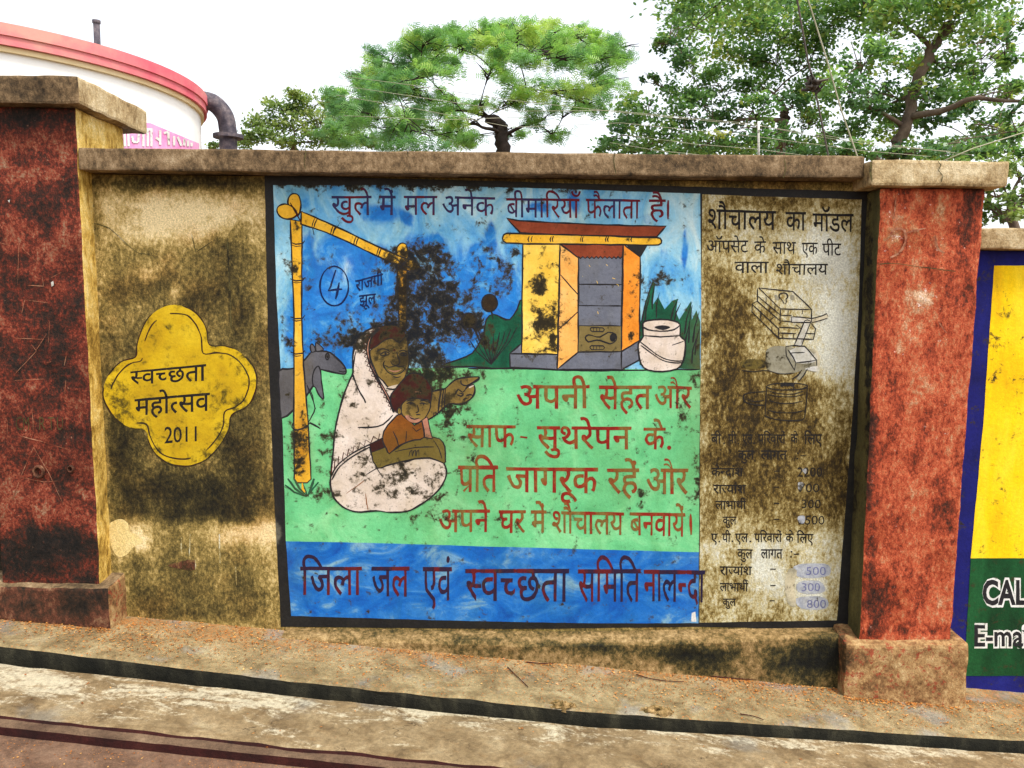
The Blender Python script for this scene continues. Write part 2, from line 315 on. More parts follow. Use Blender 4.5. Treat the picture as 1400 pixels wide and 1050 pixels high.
M['faded'] = weathered('faded_blue_white_paint', [(.3, S(140, 146, 160)), (.6, S(176, 180, 186)), (.8, S(200, 200, 196))], 30, (1, 1, 1), grain=.2, speck=0, film_k=.3, mold_k=.5, pale_k=0)
M['fadedigit'] = weathered('faded_lilac_digit_paint', [(.3, S(92, 96, 140)), (.7, S(120, 124, 160))], 30, grain=.2, speck=0, film_k=.3, mold_k=.5, pale_k=0)
M['whitepaint'] = weathered('chalk_white_paint', [(.3, S(168, 166, 150)), (.5, S(196, 196, 190)), (.8, S(224, 224, 222))], 20, grain=.2, speck=0, film_k=.5, mold_k=.5)
M['haze'] = weathered('thin_grey_overpaint', [(.3, S(120, 116, 96)), (.6, S(150, 148, 132)), (.8, S(180, 180, 170))], 12, grain=.2, speck=0, film_k=.5, mold_k=.8)
M['redoxL'] = organic('dark_red_oxide_wash', [(0, S(10, 8, 7)), (.24, S(34, 25, 19)), (.40, S(72, 34, 22)), (.51, S(110, 42, 27)), (.60, S(140, 66, 44)), (.72, S(136, 100, 76)), (.86, S(170, 132, 106)), (1, S(200, 170, 146))], 8, (1, 1, .8), k=1.4, k2=1.2, fine=70, fleck=S(180, 136, 108), fleck_amt=.012, tone=S(160, 166, 140), rough=.75, mold_w=.26, pale_w=.26, seed=5, grain=.3)
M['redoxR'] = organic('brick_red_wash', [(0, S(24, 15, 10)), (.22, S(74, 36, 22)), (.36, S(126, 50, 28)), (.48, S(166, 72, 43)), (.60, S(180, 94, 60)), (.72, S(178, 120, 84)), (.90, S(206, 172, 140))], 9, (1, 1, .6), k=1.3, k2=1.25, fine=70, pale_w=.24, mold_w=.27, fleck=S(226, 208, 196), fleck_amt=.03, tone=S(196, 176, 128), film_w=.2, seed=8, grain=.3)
M['plinthL'] = organic('grimed_brown_plaster', [(0, S(12, 10, 8)), (.25, S(36, 28, 20)), (.42, S(66, 42, 28)), (.55, S(92, 52, 36)), (.68, S(118, 84, 60)), (.85, S(150, 122, 92))], 9, k=1.3, k2=1.1, mold_w=.2, pale_w=.2, seed=4)
M['plinthR'] = organic('worn_red_plaster', [(0, S(22, 17, 10)), (.22, S(70, 52, 30)), (.38, S(122, 88, 54)), (.50, S(152, 118, 76)), (.64, S(172, 142, 98)), (.85, S(200, 180, 136))], 10, (1, 1, .8), fleck=S(140, 52, 34), fleck_amt=.10, k=1.1, k2=.9, mold_w=.22, pale_w=.2, seed=11)
M['conc'] = organic('weathered_cement', [(0, S(18, 15, 11)), (.22, S(52, 42, 29)), (.38, S(88, 71, 49)), (.52, S(120, 98, 70)), (.66, S(146, 124, 94)), (.88, S(184, 168, 138))], 7, (1, 1, .8), mold_w=.16, k=1.2, k2=.9, seed=13)
M['capR'] = organic('pale_cement', [(0, S(30, 24, 16)), (.22, S(96, 78, 50)), (.38, S(144, 120, 82)), (.54, S(178, 156, 116)), (.8, S(212, 196, 160))], 8, (1, 1, .8), mold_w=.18, k=1.2, k2=.8, seed=17)
M['ledge'] = organic('mossy_cement', [(0, S(12, 12, 6)), (.20, S(38, 35, 16)), (.34, S(80, 68, 34)), (.46, S(122, 98, 58)), (.62, S(160, 132, 88)), (.85, S(200, 174, 124))], 9, (1, 1, .8), mold_w=.34, k=.9, k2=1.1, bd=.012, seed=19)
M['yside'] = organic('yellow_cream_wash', [(0, S(60, 46, 16)), (.28, S(140, 108, 40)), (.48, S(196, 160, 76)), (.66, S(216, 188, 112)), (.9, S(230, 212, 160))], 9, (1, 1, .5), mold_w=.3, seed=21)
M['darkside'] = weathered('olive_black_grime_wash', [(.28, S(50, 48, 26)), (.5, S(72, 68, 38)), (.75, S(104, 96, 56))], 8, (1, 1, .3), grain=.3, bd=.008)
M['scratch'] = weathered('scratched_plaster', [(.35, S(110, 50, 34)), (.5, S(150, 96, 70)), (.7, S(186, 142, 114))], 24, grain=.3, speck=0, mold_k=.4, wear_amt=.14, wearcol=S(104, 40, 24), pale_k=0)
M['blueR'] = weathered('ultramarine_paint', [(.3, S(14, 16, 84)), (.6, S(20, 24, 106)), (.8, S(34, 40, 122))], 5, grain=.12, mold_k=.5)
M['yellR'] = weathered('bright_yellow_paint', [(.3, S(226, 176, 0)), (.5, S(240, 200, 2)), (.7, S(246, 214, 40))], 9, (1, 1, .25), grain=.12, wear_amt=.02, wearcol=S(190, 160, 60), mold_k=.5, speck=.01)
M['greenR'] = weathered('bottle_green_paint', [(.3, S(6, 44, 18)), (.5, S(12, 66, 30)), (.7, S(26, 86, 44))], 9, (1, 1, .3), grain=.2, wear_amt=.03, wearcol=S(60, 90, 50), mold_k=.5)
M['whitelet'] = weathered('white_letter_paint', [(.3, S(206, 206, 200)), (.7, S(232, 232, 228))], 12, grain=.06, mold_k=.3)
M['cream_patch'] = organic('cream_repair_plaster', [(.1, S(130, 108, 58)), (.35, S(190, 164, 100)), (.5, S(214, 190, 126)), (.8, S(228, 208, 150))], 9, k=.8, k2=.8, mold_w=.06, pale_w=.1, film_w=.03, seed=9)
M['dullred'] = organic('dull_red_smear', [(.2, S(56, 42, 22)), (.45, S(92, 52, 36)), (.7, S(120, 96, 56))], 30, seed=2)
M['rawwall'] = organic('grimy_wall', [(0, S(10, 9, 7)), (.4, S(50, 44, 32)), (.8, S(100, 84, 56))], 6)

# ------------------------------------------------------------------ objects
def link(o, parent=None):
    COL.objects.link(o)
    if parent is not None:
        o.parent = parent
        o.matrix_parent_inverse = Matrix.Identity(4)
    return o
ORG = {}
def origin(p):                                                    # world origin of a parent chain (translations only)
    v = Vector((0, 0, 0))
    while p is not None:
        v += p.location; p = p.parent
    return v
def thing(name, label, cat, loc=(0, 0, 0), group=None):
    o = bpy.data.objects.new(name, None); link(o); o.location = loc; o.empty_display_size = .1
    o['label'] = label; o['category'] = cat
    if group: o['group'] = group
    return o
def tag(o, label, cat, group=None, kind=None):
    if label: o['label'] = label
    if cat: o['category'] = cat
    if group: o['group'] = group
    if kind: o['kind'] = kind
    return o
def emit(name, bm, mats, parent=None, smooth=False, worn=True):
    me = bpy.data.meshes.new(name)
    off = origin(parent)
    bm.normal_update()
    bm.to_mesh(me); bm.free()
    for m in (mats if isinstance(mats, (list, tuple)) else [mats]): me.materials.append(m)
    if worn: wear(me, (0, 0, 0))
    if parent is not None: me.transform(Matrix.Translation(-off))
    if smooth:
        for p in me.polygons: p.use_smooth = True
    o = bpy.data.objects.new(name, me)
    return link(o, parent)

def hexa(bm, b, mat=0):                                           # 8 corners: bottom 4 ccw, top 4 ccw
    v = [bm.verts.new(p) for p in b]
    fs = [(3, 2, 1, 0), (4, 5, 6, 7), (0, 1, 5, 4), (1, 2, 6, 5), (2, 3, 7, 6), (3, 0, 4, 7)]
    out = []
    for f in fs:
        q = bm.faces.new([v[i] for i in f]); q.material_index = mat; out.append(q)
    return out
def boxc(x0, x1, y0, y1, z0, z1):
    return [(x0, y0, z0), (x1, y0, z0), (x1, y1, z0), (x0, y1, z0), (x0, y0, z1), (x1, y0, z1), (x1, y1, z1), (x0, y1, z1)]
def grid_cut(bm, step, axes='xz'):
    for ax, nrm in (('x', (1, 0, 0)), ('y', (0, 1, 0)), ('z', (0, 0, 1))):
        if ax not in axes: continue
        i = 'xyz'.index(ax)
        vals = [v.co[i] for v in bm.verts]
        lo, hi = min(vals), max(vals)
        k = math.floor(lo / step) + 1
        while k * step < hi - 1e-5:
            p = [0, 0, 0]; p[i] = k * step
            bmesh.ops.bisect_plane(bm, geom=bm.verts[:] + bm.edges[:] + bm.faces[:], plane_co=p, plane_no=nrm)
            k += 1
def rough(bm, amp, sc_=9, seed=0, keep=None):
    o = Vector((seed * 3.1, seed * 1.7, seed * .9))
    for v in bm.verts:
        if keep and keep(v.co): continue
        v.co += Vector(mnoise.noise_vector(v.co * sc_ + o)) * amp + Vector(mnoise.noise_vector(v.co * sc_ * 3.3 + o)) * amp * .45
def block(name, corners, mats, parent, bevel=.012, step=.035, amp=.004, seed=1, keep=None, matfn=None, sc_=9):
    bm = bmesh.new(); hexa(bm, corners)
    if bevel:
        bmesh.ops.bevel(bm, geom=bm.edges[:], offset=bevel, segments=2, affect='EDGES', profile=.6)
    bmesh.ops.recalc_face_normals(bm, faces=bm.faces[:])
    grid_cut(bm, step, 'xyz')
    bm.normal_update()
    if matfn:
        for f in bm.faces: f.material_index = matfn(f)
    rough(bm, amp, sc_, seed, keep)
    return emit(name, bm, mats, parent, smooth=False)

# ---- painted shapes, drawn on the wall face
LAY = [0]
def nexty():
    LAY[0] += 1
    return -0.0010 - LAY[0] * 1e-5
def smooth(pts, closed=True, n=5):
    P = [Vector((p[0], p[1])) for p in pts]; L = len(P); out = []
    rng_ = range(L if closed else L - 1)
    for i in rng_:
        a, b, c, d = (P[(i - 1) % L], P[i], P[(i + 1) % L], P[(i + 2) % L]) if closed else (P[max(i - 1, 0)], P[i], P[i + 1], P[min(i + 2, L - 1)])
        for k in range(n):
            t = k / n
            out.append(.5 * ((2 * b) + (c - a) * t + (2 * a - 5 * b + 4 * c - d) * t * t + (3 * b - a - 3 * c + d) * t ** 3))
    if not closed: out.append(P[-1])
    return [(v.x, v.y) for v in out]
def wob(p, amp=.5, f=.11, s=0):
    v = mnoise.noise_vector(Vector((p[0] * f, p[1] * f, s)))
    return (p[0] + v[0] * amp, p[1] + v[1] * amp)

class Paint:
    """collects painted areas and brush strokes of one part; every coordinate is taken on the wall face"""
    def __init__(s, name, parent, plane=0.0):
        s.name, s.parent, s.plane = name, parent, plane
        s.bm = bmesh.new(); s.mats = []
        s.T = (0, 0, 1.0)
    def at(s, ox, oy, k): s.T = (ox, oy, k); return s
    def mi(s, m):
        if m not in s.mats: s.mats.append(m)
        return s.mats.index(m)
    def tr(s, p): return (s.T[0] + p[0] / s.T[2], s.T[1] + p[1] / s.T[2])
    def fill(s, pts, mat, sm=0, cut=9, outline=0, omat='ink', closed=True, raw=False):
        P = [s.tr(p) for p in pts]
        if sm: P = smooth(P, True, sm)
        PP = []
        for i in range(len(P)):
            a, c = P[i], P[(i + 1) % len(P)]; k = max(1, int(math.hypot(c[0] - a[0], c[1] - a[1]) / 14))
            for j in range(k): PP.append((a[0] + (c[0] - a[0]) * j / k, a[1] + (c[1] - a[1]) * j / k))
        P = [wob(q, .55, .05, 1.5) for q in PP]
        y = nexty()
        b = bmesh.new()
        tri = tessellate_polygon([[Vector((p[0], p[1], 0)) for p in P]])
        vs_ = [b.verts.new((p[0], 0, p[1])) for p in P]
        for t in tri:
            try: b.faces.new([vs_[i] for i in t])
            except ValueError: pass
        if cut: grid_cut(b, cut, 'xz')
        s.absorb(b, y, s.mi(mat))
        if outline: s.stroke(P, outline, omat, closed=True, done=True)
    def absorb(s, b, y, mi):
        mp = {}
        for v in b.verts:
            wp = W(v.co.x, v.co.z, s.plane); mp[v] = s.bm.verts.new((wp.x, s.plane + y, wp.z))
        for f in b.faces:
            q = s.bm.faces.new([mp[v] for v in f.verts]); q.material_index = mi
            a, b_, c = [l.vert.co for l in q.loops][:3]
            if (b_ - a).cross(c - a).y > 0: q.normal_flip()
        b.free()
    def stroke(s, pts, wd, mat='ink', closed=False, sm=0, done=False, taper=0.0):
        P = pts if done else [s.tr(p) for p in pts]
        if sm: P = smooth(P, closed, sm)
        # resample
        Q = []
        L = len(P)
        for i in range(L if closed else L - 1):
            a, c = P[i], P[(i + 1) % L]; d = math.hypot(c[0] - a[0], c[1] - a[1])
            k = max(1, int(d / 6))
            for j in range(k): Q.append((a[0] + (c[0] - a[0]) * j / k, a[1] + (c[1] - a[1]) * j / k))
        if not closed: Q.append(P[-1])
        Q = [q for i, q in enumerate(Q) if i == 0 or math.hypot(q[0] - Q[i - 1][0], q[1] - Q[i - 1][1]) > .05]
        if len(Q) < 2: return
        sd = random.random() * 50
        wd *= 1.18
        Q = [wob(q, .45, .09, sd) for q in Q]
        n = len(Q); L_, R_ = [], []
        for i in range(n):
            a = Q[(i - 1) % n] if (closed or i > 0) else Q[i]; c = Q[(i + 1) % n] if (closed or i < n - 1) else Q[i]
            dx, dy = c[0] - a[0], c[1] - a[1]; l = math.hypot(dx, dy) or 1
            hw = wd * .5 * (1 + .6 * mnoise.noise(Vector((i * .35, sd, 0))))
            if taper and not closed: hw *= 1 - taper * (i / (n - 1))
            if not closed and i in (0, n - 1): hw *= .6
            L_.append((Q[i][0] - dy / l * hw, Q[i][1] + dx / l * hw)); R_.append((Q[i][0] + dy / l * hw, Q[i][1] - dx / l * hw))
        y = nexty(); b = bmesh.new()
        lv = [b.verts.new((p[0], 0, p[1])) for p in L_]; rv = [b.verts.new((p[0], 0, p[1])) for p in R_]
        for i in range(n if closed else n - 1):
            j = (i + 1) % n
            try: b.faces.new([lv[i], lv[j], rv[j], rv[i]])
            except ValueError: pass
        s.absorb(b, y, s.mi(mat))
    def disc(s, cx, cy, rx, ry, mat, outline=0, omat='ink', rot=0):
        pts = []
        for i in range(20):
            a = i / 20 * 2 * math.pi; x, yy = math.cos(a) * rx, math.sin(a) * ry
            pts.append((cx + x * math.cos(rot) - yy * math.sin(rot), cy + x * math.sin(rot) + yy * math.cos(rot)))
        s.fill(pts, mat, outline=outline, omat=omat)
    def ring(s, cx, cy, rx, ry, wd, mat='ink', a0=0, a1=360):
        pts = [(cx + math.cos(R(a0 + (a1 - a0) * i / 24)) * rx, cy + math.sin(R(a0 + (a1 - a0) * i / 24)) * ry) for i in range(25)]
        s.stroke(pts, wd, mat)
    def out(s, worn=True):
        return emit(s.name, s.bm, [M[m] for m in s.mats], s.parent, worn=worn)

# ---- hand lettering: glyph outlines laid out one by one, with half letters, reph and rakar
_gl = {}
def _mesh_of(txt, bold):
    c = bpy.data.curves.new('tmp', 'FONT'); c.body = txt; c.size = 1; c.resolution_u = 3; c.offset = bold
    o = bpy.data.objects.new('tmp', c); COL.objects.link(o)
    me = o.to_mesh()
    v = np.array([tuple(q.co[:2]) for q in me.vertices]) if len(me.vertices) else np.zeros((0, 2))
    f = [tuple(p.vertices) for p in me.polygons]
    o.to_mesh_clear(); bpy.data.objects.remove(o); bpy.data.curves.remove(c)
    return v, f
_dv = {}
def glyph(ch, bold):
    k = (ch, round(bold, 4))
    if k in _gl: return _gl[k]
    if ch == ' ': _gl[k] = (np.zeros((0, 2)), [], .26); return _gl[k]
    if len(ch) == 2 and ch[0] == '~':
        v, f, adv = glyph(ch[1], bold)
        low = v[(v[:, 1] < .10) & (v[:, 0] > adv * .45)]
        cut = (low[:, 0].min() if len(low) else adv * .75) - .005
        b = bmesh.new(); vs_ = [b.verts.new((x, y, 0)) for x, y in v]
        for q in f:
            try: b.faces.new([vs_[i] for i in q])
            except ValueError: pass
        bmesh.ops.bisect_plane(b, geom=b.verts[:] + b.edges[:] + b.faces[:], plane_co=(cut, 0, 0), plane_no=(1, 0, 0), clear_outer=True)
        b.verts.index_update()
        r = (np.array([tuple(q.co[:2]) for q in b.verts]), [tuple(q.index for q in g.verts) for g in b.faces], cut)
        b.free(); _gl[k] = r; return r
    v, f = _mesh_of(ch, bold)
    bar = '।' if ord(ch) > 0x900 else '|'
    if bar not in _dv: _dv[bar] = _mesh_of(bar, 0)[0][:, 0].max()
    v2, _ = _mesh_of(ch + bar, 0)
    adv = v2[:, 0].max() - _dv[bar]
    _gl[k] = (v, f, adv); return _gl[k]
def tokens(t):
    out = []; i = 0
    while i < len(t):
        if t[i] == '~': out.append(t[i:i + 2]); i += 2
        else: out.append(t[i]); i += 1
    return out
def word_geo(text, bold):
    x = 0; parts = []
    for tk in tokens(text):
        if tk == '/':                                             # rakar
            parts.append((np.array([(x - .17, .16), (x - .12, .20), (x - .34, -.02), (x - .40, .03)]), [(0, 1, 2, 3)])); continue
        if tk == '^':                                             # reph
            pts = []
            for i in range(9):
                a = R(200 - i * 26); pts.append((x - .13 + .11 * math.cos(a), .74 + .09 * math.sin(a)))
            vv = []; ff = []
            for i, (a, b_) in enumerate(pts):
                d = .03; cx, cy = x - .13, .74; l = math.hypot(a - cx, b_ - cy)
                vv += [(cx + (a - cx) * (l + d) / l, cy + (b_ - cy) * (l + d) / l), (cx + (a - cx) * (l - d) / l, cy + (b_ - cy) * (l - d) / l)]
                if i: ff.append((2 * i - 2, 2 * i, 2 * i + 1, 2 * i - 1))
            parts.append((np.array(vv), ff)); continue
        v, f, adv = glyph(tk, bold)
        if len(v): parts.append((v + np.array([x, 0]), f))
        if tk == 'ि':
            adv = .285; tp = _hl.get(True) or glyph('क', 0)[0][:, 1].max()
            parts.append((np.array([(x + .09, tp - .062 - bold), (x + adv + .06, tp - .062 - bold), (x + adv + .06, tp), (x + .09, tp)]), [(0, 1, 2, 3)]))
        if tk[0] == '~':
            g_ = .13 if tk[1] == 'स' else .05
            tp = _hl.get(True) or glyph('क', 0)[0][:, 1].max(); th = .062 + bold
            parts.append((np.array([(x + adv - .06, tp - th), (x + adv + g_ + .05, tp - th), (x + adv + g_ + .05, tp), (x + adv - .06, tp)]), [(0, 1, 2, 3)]))
            if tk[1] == 'स':
                y0_, y1_ = .257 - bold, .321 + bold
                parts.append((np.array([(x + adv - .03, y0_), (x + adv + g_ + .02, y0_), (x + adv + g_ + .02, y1_), (x + adv - .03, y1_)]), [(0, 1, 2, 3)]))
            x += g_
        x += adv
    return parts, x
_hl = {}
def write(P, items, mat, bold=.012, amp=.7, deva=True):
    """items: (text, x0, x1, y of headline at left, y of baseline at left[, headline and baseline at right])"""
    if deva not in _hl:
        v = glyph('क' if deva else 'H', 0)[0]; _hl[deva] = v[:, 1].max()
    top = _hl[deva]
    for it in items:
        text, x0, x1, h0, b0 = it[:5]; h1, b1 = (it[5], it[6]) if len(it) > 5 else (h0, b0)
        parts, wd = word_geo(text, bold)
        if not parts: continue
        xs = np.concatenate([p[0][:, 0] for p in parts]); lo, hi = xs.min(), xs.max()
        sd = random.random() * 90
        for i, (v, f) in enumerate(parts):
            u = (v[:, 0] - lo) / (hi - lo)
            X = x0 + u * (x1 - x0)
            t = v[:, 1] / top
            Y = (b0 + (b1 - b0) * u) * (1 - t) + (h0 + (h1 - h0) * u) * t
            y = nexty() if i % 3 == 0 else -0.0010 - LAY[0] * 1e-5 - (i % 3) * 3e-6
            b = bmesh.new(); ax, ay, k = P.T
            vs_ = []
            for a, c in zip(X, Y):
                q = wob((a, c), amp, .16, sd); q = wob(q, amp * .4, .6, sd + 3)
                vs_.append(b.verts.new((q[0], 0, q[1])))
            for q in f:
                try: b.faces.new([vs_[i2] for i2 in q])
                except ValueError: pass
            P.absorb(b, y, P.mi(mat))
#SPLIT
# ================================================================== STREET
def curve_y(x, tab):
    return float(np.interp(x, [t[0] for t in tab], [t[1] for t in tab]))
EDGE = [(-6, -.32), (-2.05, -.365), (-.85, -.44), (.3, -.474), (1.46, -.43), (2.06, -.397), (6, -.35)]
SLAB = [(-6, -.40), (-1.97, -.446), (-.83, -.494), (.29, -.529), (1.44, -.462), (2.02, -.447), (6, -.42)]
KERB = [(-6, -.74), (-1.74, -.800), (-.73, -.830), (-.06, -.846), (1.5, -.87), (6, -.93)]

def q_ground(name, stops, scale, extra=None, bd=.01, st=(1, 1, 1), rough_=.9, dist=.6):
    q = N(name)
    a = q.noise(scale, 9, .65, st, dist=dist); c = q.ramp(a, stops)
    b = q.noise(55, 8, .75, off=(4, 4, 1)); g = q.noise(260, 3, .6)
    if extra: c = extra(q, c, a, b, g)
    gm = q.n('VectorMath', operation='SCALE'); q.put(gm.inputs[0], c); q.put(gm.inputs[3], q.step(q.mth('ADD', b, q.mth('MULTIPLY', g, .5)), .45, 1.05, .60, 1.32))
    return q.done(gm.outputs[0], rough_, q.mth('ADD', q.mth('MULTIPLY', b, .7), q.mth('MULTIPLY', g, .25)), bd, .7)

def pav_extra(q, c, a, b, g):
    # orange dust swept against the wall
    sep = q.n('SeparateXYZ'); q.put(sep.inputs[0], q.pos)
    near = q.step(sep.outputs[1], -.36, -.03, 0, 1)
    d = q.noise(11, 8, .75, off=(2, 9, 0))
    k = q.step(q.mth('MULTIPLY_ADD', near, .22, q.mth('MULTIPLY_ADD', b, .4, d)), .80, 1.05, 0, .6)
    c = q.mix(k, c, S(150, 108, 62))
    sp = q.noise(150, 4, .6, off=(7, 0, 3))
    c = q.mix(q.step(q.mth('MULTIPLY_ADD', near, .06, q.mth('MULTIPLY_ADD', d, .2, sp)), .70, .76, 0, .8), c, S(186, 110, 46))
    c = q.mix(q.step(q.noise(5, 6, .6, (1, 1, 1), (8, 3, 3)), .52, .68, 0, .5), c, S(132, 134, 132))
    return c
M['pav'] = q_ground('swept_cement_footway', [(.28, S(90, 76, 50)), (.44, S(126, 109, 76)), (.56, S(148, 131, 95)), (.7, S(162, 148, 114)), (.85, S(182, 172, 144))], 7, pav_extra)
def slab_extra(q, c, a, b, g):
    sep = q.n('SeparateXYZ'); q.put(sep.inputs[0], q.pos)
    back = q.step(q.mth('MULTIPLY_ADD', sep.outputs[0], -.05, sep.outputs[1]), -.78, -.5, 0, 1)
    d = q.noise(6, 9, .72, (.6, 1.6, 1), (5, 1, 0), .8)
    k = q.step(q.mth('MULTIPLY_ADD', back, .16, q.mth('MULTIPLY_ADD', b, .35, d)), .775, .90, 0, .78)
    c = q.mix(k, c, S(190, 180, 154))
    d2 = q.noise(14, 9, .7, (.7, 1.5, 1), (1, 6, 0))
    c = q.mix(q.step(d2, .56, .66, 0, .6), c, S(124, 98, 64))
    c = q.mix(q.step(q.noise(3.4, 6, .6, off=(3, 3, 9)), .56, .7, 0, .4), c, S(112, 116, 114))
    cn = q.noise(2.6, 5, .6, (.7, 1.6, 1), (2, 2, 6), .6)
    w_ = q.mth('ABSOLUTE', q.mth('ADD', cn, -.5))
    return q.mix(q.mth('MULTIPLY', q.step(w_, .0016, .004, .75, 0), q.step(q.noise(1.7, 2, .5, off=(5, 5, 5)), .5, .56)), c, S(60, 46, 30))
M['slab'] = q_ground('lime_splashed_cement', [(.28, S(92, 74, 50)), (.44, S(122, 102, 72)), (.58, S(142, 122, 90)), (.75, S(160, 144, 112))], 8, slab_extra)
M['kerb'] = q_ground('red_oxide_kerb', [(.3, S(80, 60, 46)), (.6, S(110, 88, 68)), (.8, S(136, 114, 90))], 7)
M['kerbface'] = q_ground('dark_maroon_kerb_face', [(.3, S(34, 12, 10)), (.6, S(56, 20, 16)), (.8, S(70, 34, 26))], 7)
def road_extra(q, c, a, b, g):
    sp = q.noise(170, 4, .6, off=(7, 2, 3)); d = q.noise(6, 6, .7, off=(2, 9, 0))
    return q.mix(q.step(q.mth('MULTIPLY_ADD', d, .25, sp), .76, .80, 0, .8), c, S(196, 124, 58))
M['road'] = q_ground('reddish_dusty_road', [(.3, S(84, 62, 48)), (.5, S(108, 82, 64)), (.75, S(132, 106, 86))], 7, road_extra)
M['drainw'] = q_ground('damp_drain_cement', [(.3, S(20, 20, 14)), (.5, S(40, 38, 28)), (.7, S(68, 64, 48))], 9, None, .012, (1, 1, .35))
M['earth'] = q_ground('bare_earth', [(.3, S(96, 78, 54)), (.6, S(130, 106, 74))], 1.5)

def strip(name, xs, prof, mats, matidx, amp=.003, seed=0, sc_=10):
    """a long street element: prof(x) gives (y, z) points across; one material index per span"""
    bm = bmesh.new(); rows = []
    for x in xs:
        rows.append([bm.verts.new((x, y, z)) for y, z in prof(x)])
    for i in range(len(rows) - 1):
        for j in range(len(rows[i]) - 1):
            f = bm.faces.new([rows[i][j], rows[i + 1][j], rows[i + 1][j + 1], rows[i][j + 1]]); f.material_index = matidx[j]
    bmesh.ops.recalc_face_normals(bm, faces=bm.faces[:])
    up = sum(f.normal.z for f in bm.faces)
    if up < 0: bmesh.ops.reverse_faces(bm, faces=bm.faces[:])
    rough(bm, amp, sc_, seed)
    o = emit(name, bm, mats, None, worn=False)
    o['kind'] = 'structure'
    return o
XS = [round(-6 + i * .05, 3) for i in range(241)]
def nz(x, s, k=6.0): return mnoise.noise(Vector((x * k, s, 0)))
strip('pavement', XS, lambda x: [(y, gz(x) + .003 * nz(x, y * 9)) for y in np.linspace(.12, curve_y(x, EDGE) + .012, 14)] +
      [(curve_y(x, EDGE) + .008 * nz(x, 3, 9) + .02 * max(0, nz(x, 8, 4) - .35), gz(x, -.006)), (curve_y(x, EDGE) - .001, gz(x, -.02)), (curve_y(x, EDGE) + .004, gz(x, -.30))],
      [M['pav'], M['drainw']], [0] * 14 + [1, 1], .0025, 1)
strip('drain_floor', XS, lambda x: [(-.2, gz(x, -.28)), (-.65, gz(x, -.285))], [M['drainw']], [0], .006, 2)
def slab_prof(x):
    e = curve_y(x, SLAB); k = curve_y(x, KERB) + .014 * nz(x, 11, 5) + .010 * max(0, nz(x, 17, 9) - .2) 
    return [(e - .004, gz(x, -.29)), (e, gz(x, -.045)), (e - .006 + .004 * nz(x, 5, 11), gz(x, -.032))] + [(e + (k - e) * t, gz(x, -.03 + .004 * nz(x, t * 7, 3))) for t in (.1, .2, .3, .4, .5, .6, .7, .8, .9, .97)] + [(k, gz(x, -.034)), (k - .006, gz(x, -.046))]
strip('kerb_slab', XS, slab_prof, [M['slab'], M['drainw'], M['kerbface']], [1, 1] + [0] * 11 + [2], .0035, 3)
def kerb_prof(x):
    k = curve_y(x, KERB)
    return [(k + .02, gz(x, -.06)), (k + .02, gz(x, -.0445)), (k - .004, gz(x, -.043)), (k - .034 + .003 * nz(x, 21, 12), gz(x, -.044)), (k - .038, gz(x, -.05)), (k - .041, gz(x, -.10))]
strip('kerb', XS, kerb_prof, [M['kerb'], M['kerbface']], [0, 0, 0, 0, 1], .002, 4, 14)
strip('road', XS, lambda x: [(curve_y(x, KERB) - .02, gz(x, -.079))] + [(y, gz(x, -.08 - .004 * i)) for i, y in enumerate((-1.1, -1.5, -2.5, -4, -6, -9))], [M['road']], [0] * 6, .002, 5)
gbm = bmesh.new()
gx = [-400, -60, -12, -7, 0, 7, 12, 60, 400]; gy = [-400, -60, -9, 0, 12, 60, 400]
gv = [[gbm.verts.new((x, y, gz(x, -.34))) for y in gy] for x in gx]
for i in range(len(gx) - 1):
    for j in range(len(gy) - 1): gbm.faces.new([gv[i][j], gv[i + 1][j], gv[i + 1][j + 1], gv[i][j + 1]])
emit('ground', gbm, M['earth'], None, worn=False)['kind'] = 'structure'

# ================================================================== THE PAINTED WALL
wall = thing('boundary_wall', 'stained buff wall between the two red pillars, carrying the painted picture and a yellow quatrefoil', 'wall', (0, .1, 0))
XL, XR = -1.78, 1.52
bm = bmesh.new()
hexa(bm, boxc(XL, XR, 0, .2, -.5, 2.075))
grid_cut(bm, .03, 'xz')
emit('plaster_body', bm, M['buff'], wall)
block('coping', boxc(-1.766, 1.418, -.10, .27, 2.078, 2.166), M['conc'], wall, .008, .04, .0035, 3, sc_=7)
p = Paint('coping_cracks', wall, -.1035)
for pts in ([(417, 201), (418, 210), (416, 222), (418, 232)], [(841, 207), (839, 220), (842, 238)], [(556, 203), (558, 215)], [(1072, 216), (1074, 230), (1071, 244)]): p.stroke(pts, .9, 'darkside', sm=2)
p.out()
# base ledge, buried by the rising footway at its left end
def lw(px, py, y): return W(px, py, y)
tops = [(384, 872), (560, 876), (760, 881), (950, 876), (1150, 868)]
bm = bmesh.new(); rows = []
for i in range(61):
    px = 384 + (1156 - 384) * i / 60
    py = float(np.interp(px, [t[0] for t in tops], [t[1] for t in tops]))
    a = W(px, py, -.085); wy = .0
    zt = W(px, float(np.interp(px, [384, 760, 1146], [858, 863, 858])), 0).z
    x = a.x
    rows.append([bm.verts.new(p) for p in [(x, -.001, zt), (x, -.03, zt - (zt - a.z) * .3), (x, -.06, zt - (zt - a.z) * .65), (x, -.078, a.z), (x, -.086, a.z - .012), (x, -.088, a.z - .06), (x, -.090, a.z - .12), (x, -.092, a.z - .19), (x, -.094, gz(x) - .3)]])
for i in range(60):
    for j in range(8): bm.faces.new([rows[i][j], rows[i + 1][j], rows[i + 1][j + 1], rows[i][j + 1]])
bmesh.ops.recalc_face_normals(bm, faces=bm.faces[:])
if sum(f.normal.y for f in bm.faces) > 0: bmesh.ops.reverse_faces(bm, faces=bm.faces[:])
rough(bm, .007, 11, 6, keep=lambda c: c.y > -.002)
emit('base_ledge', bm, M['ledge'], wall)

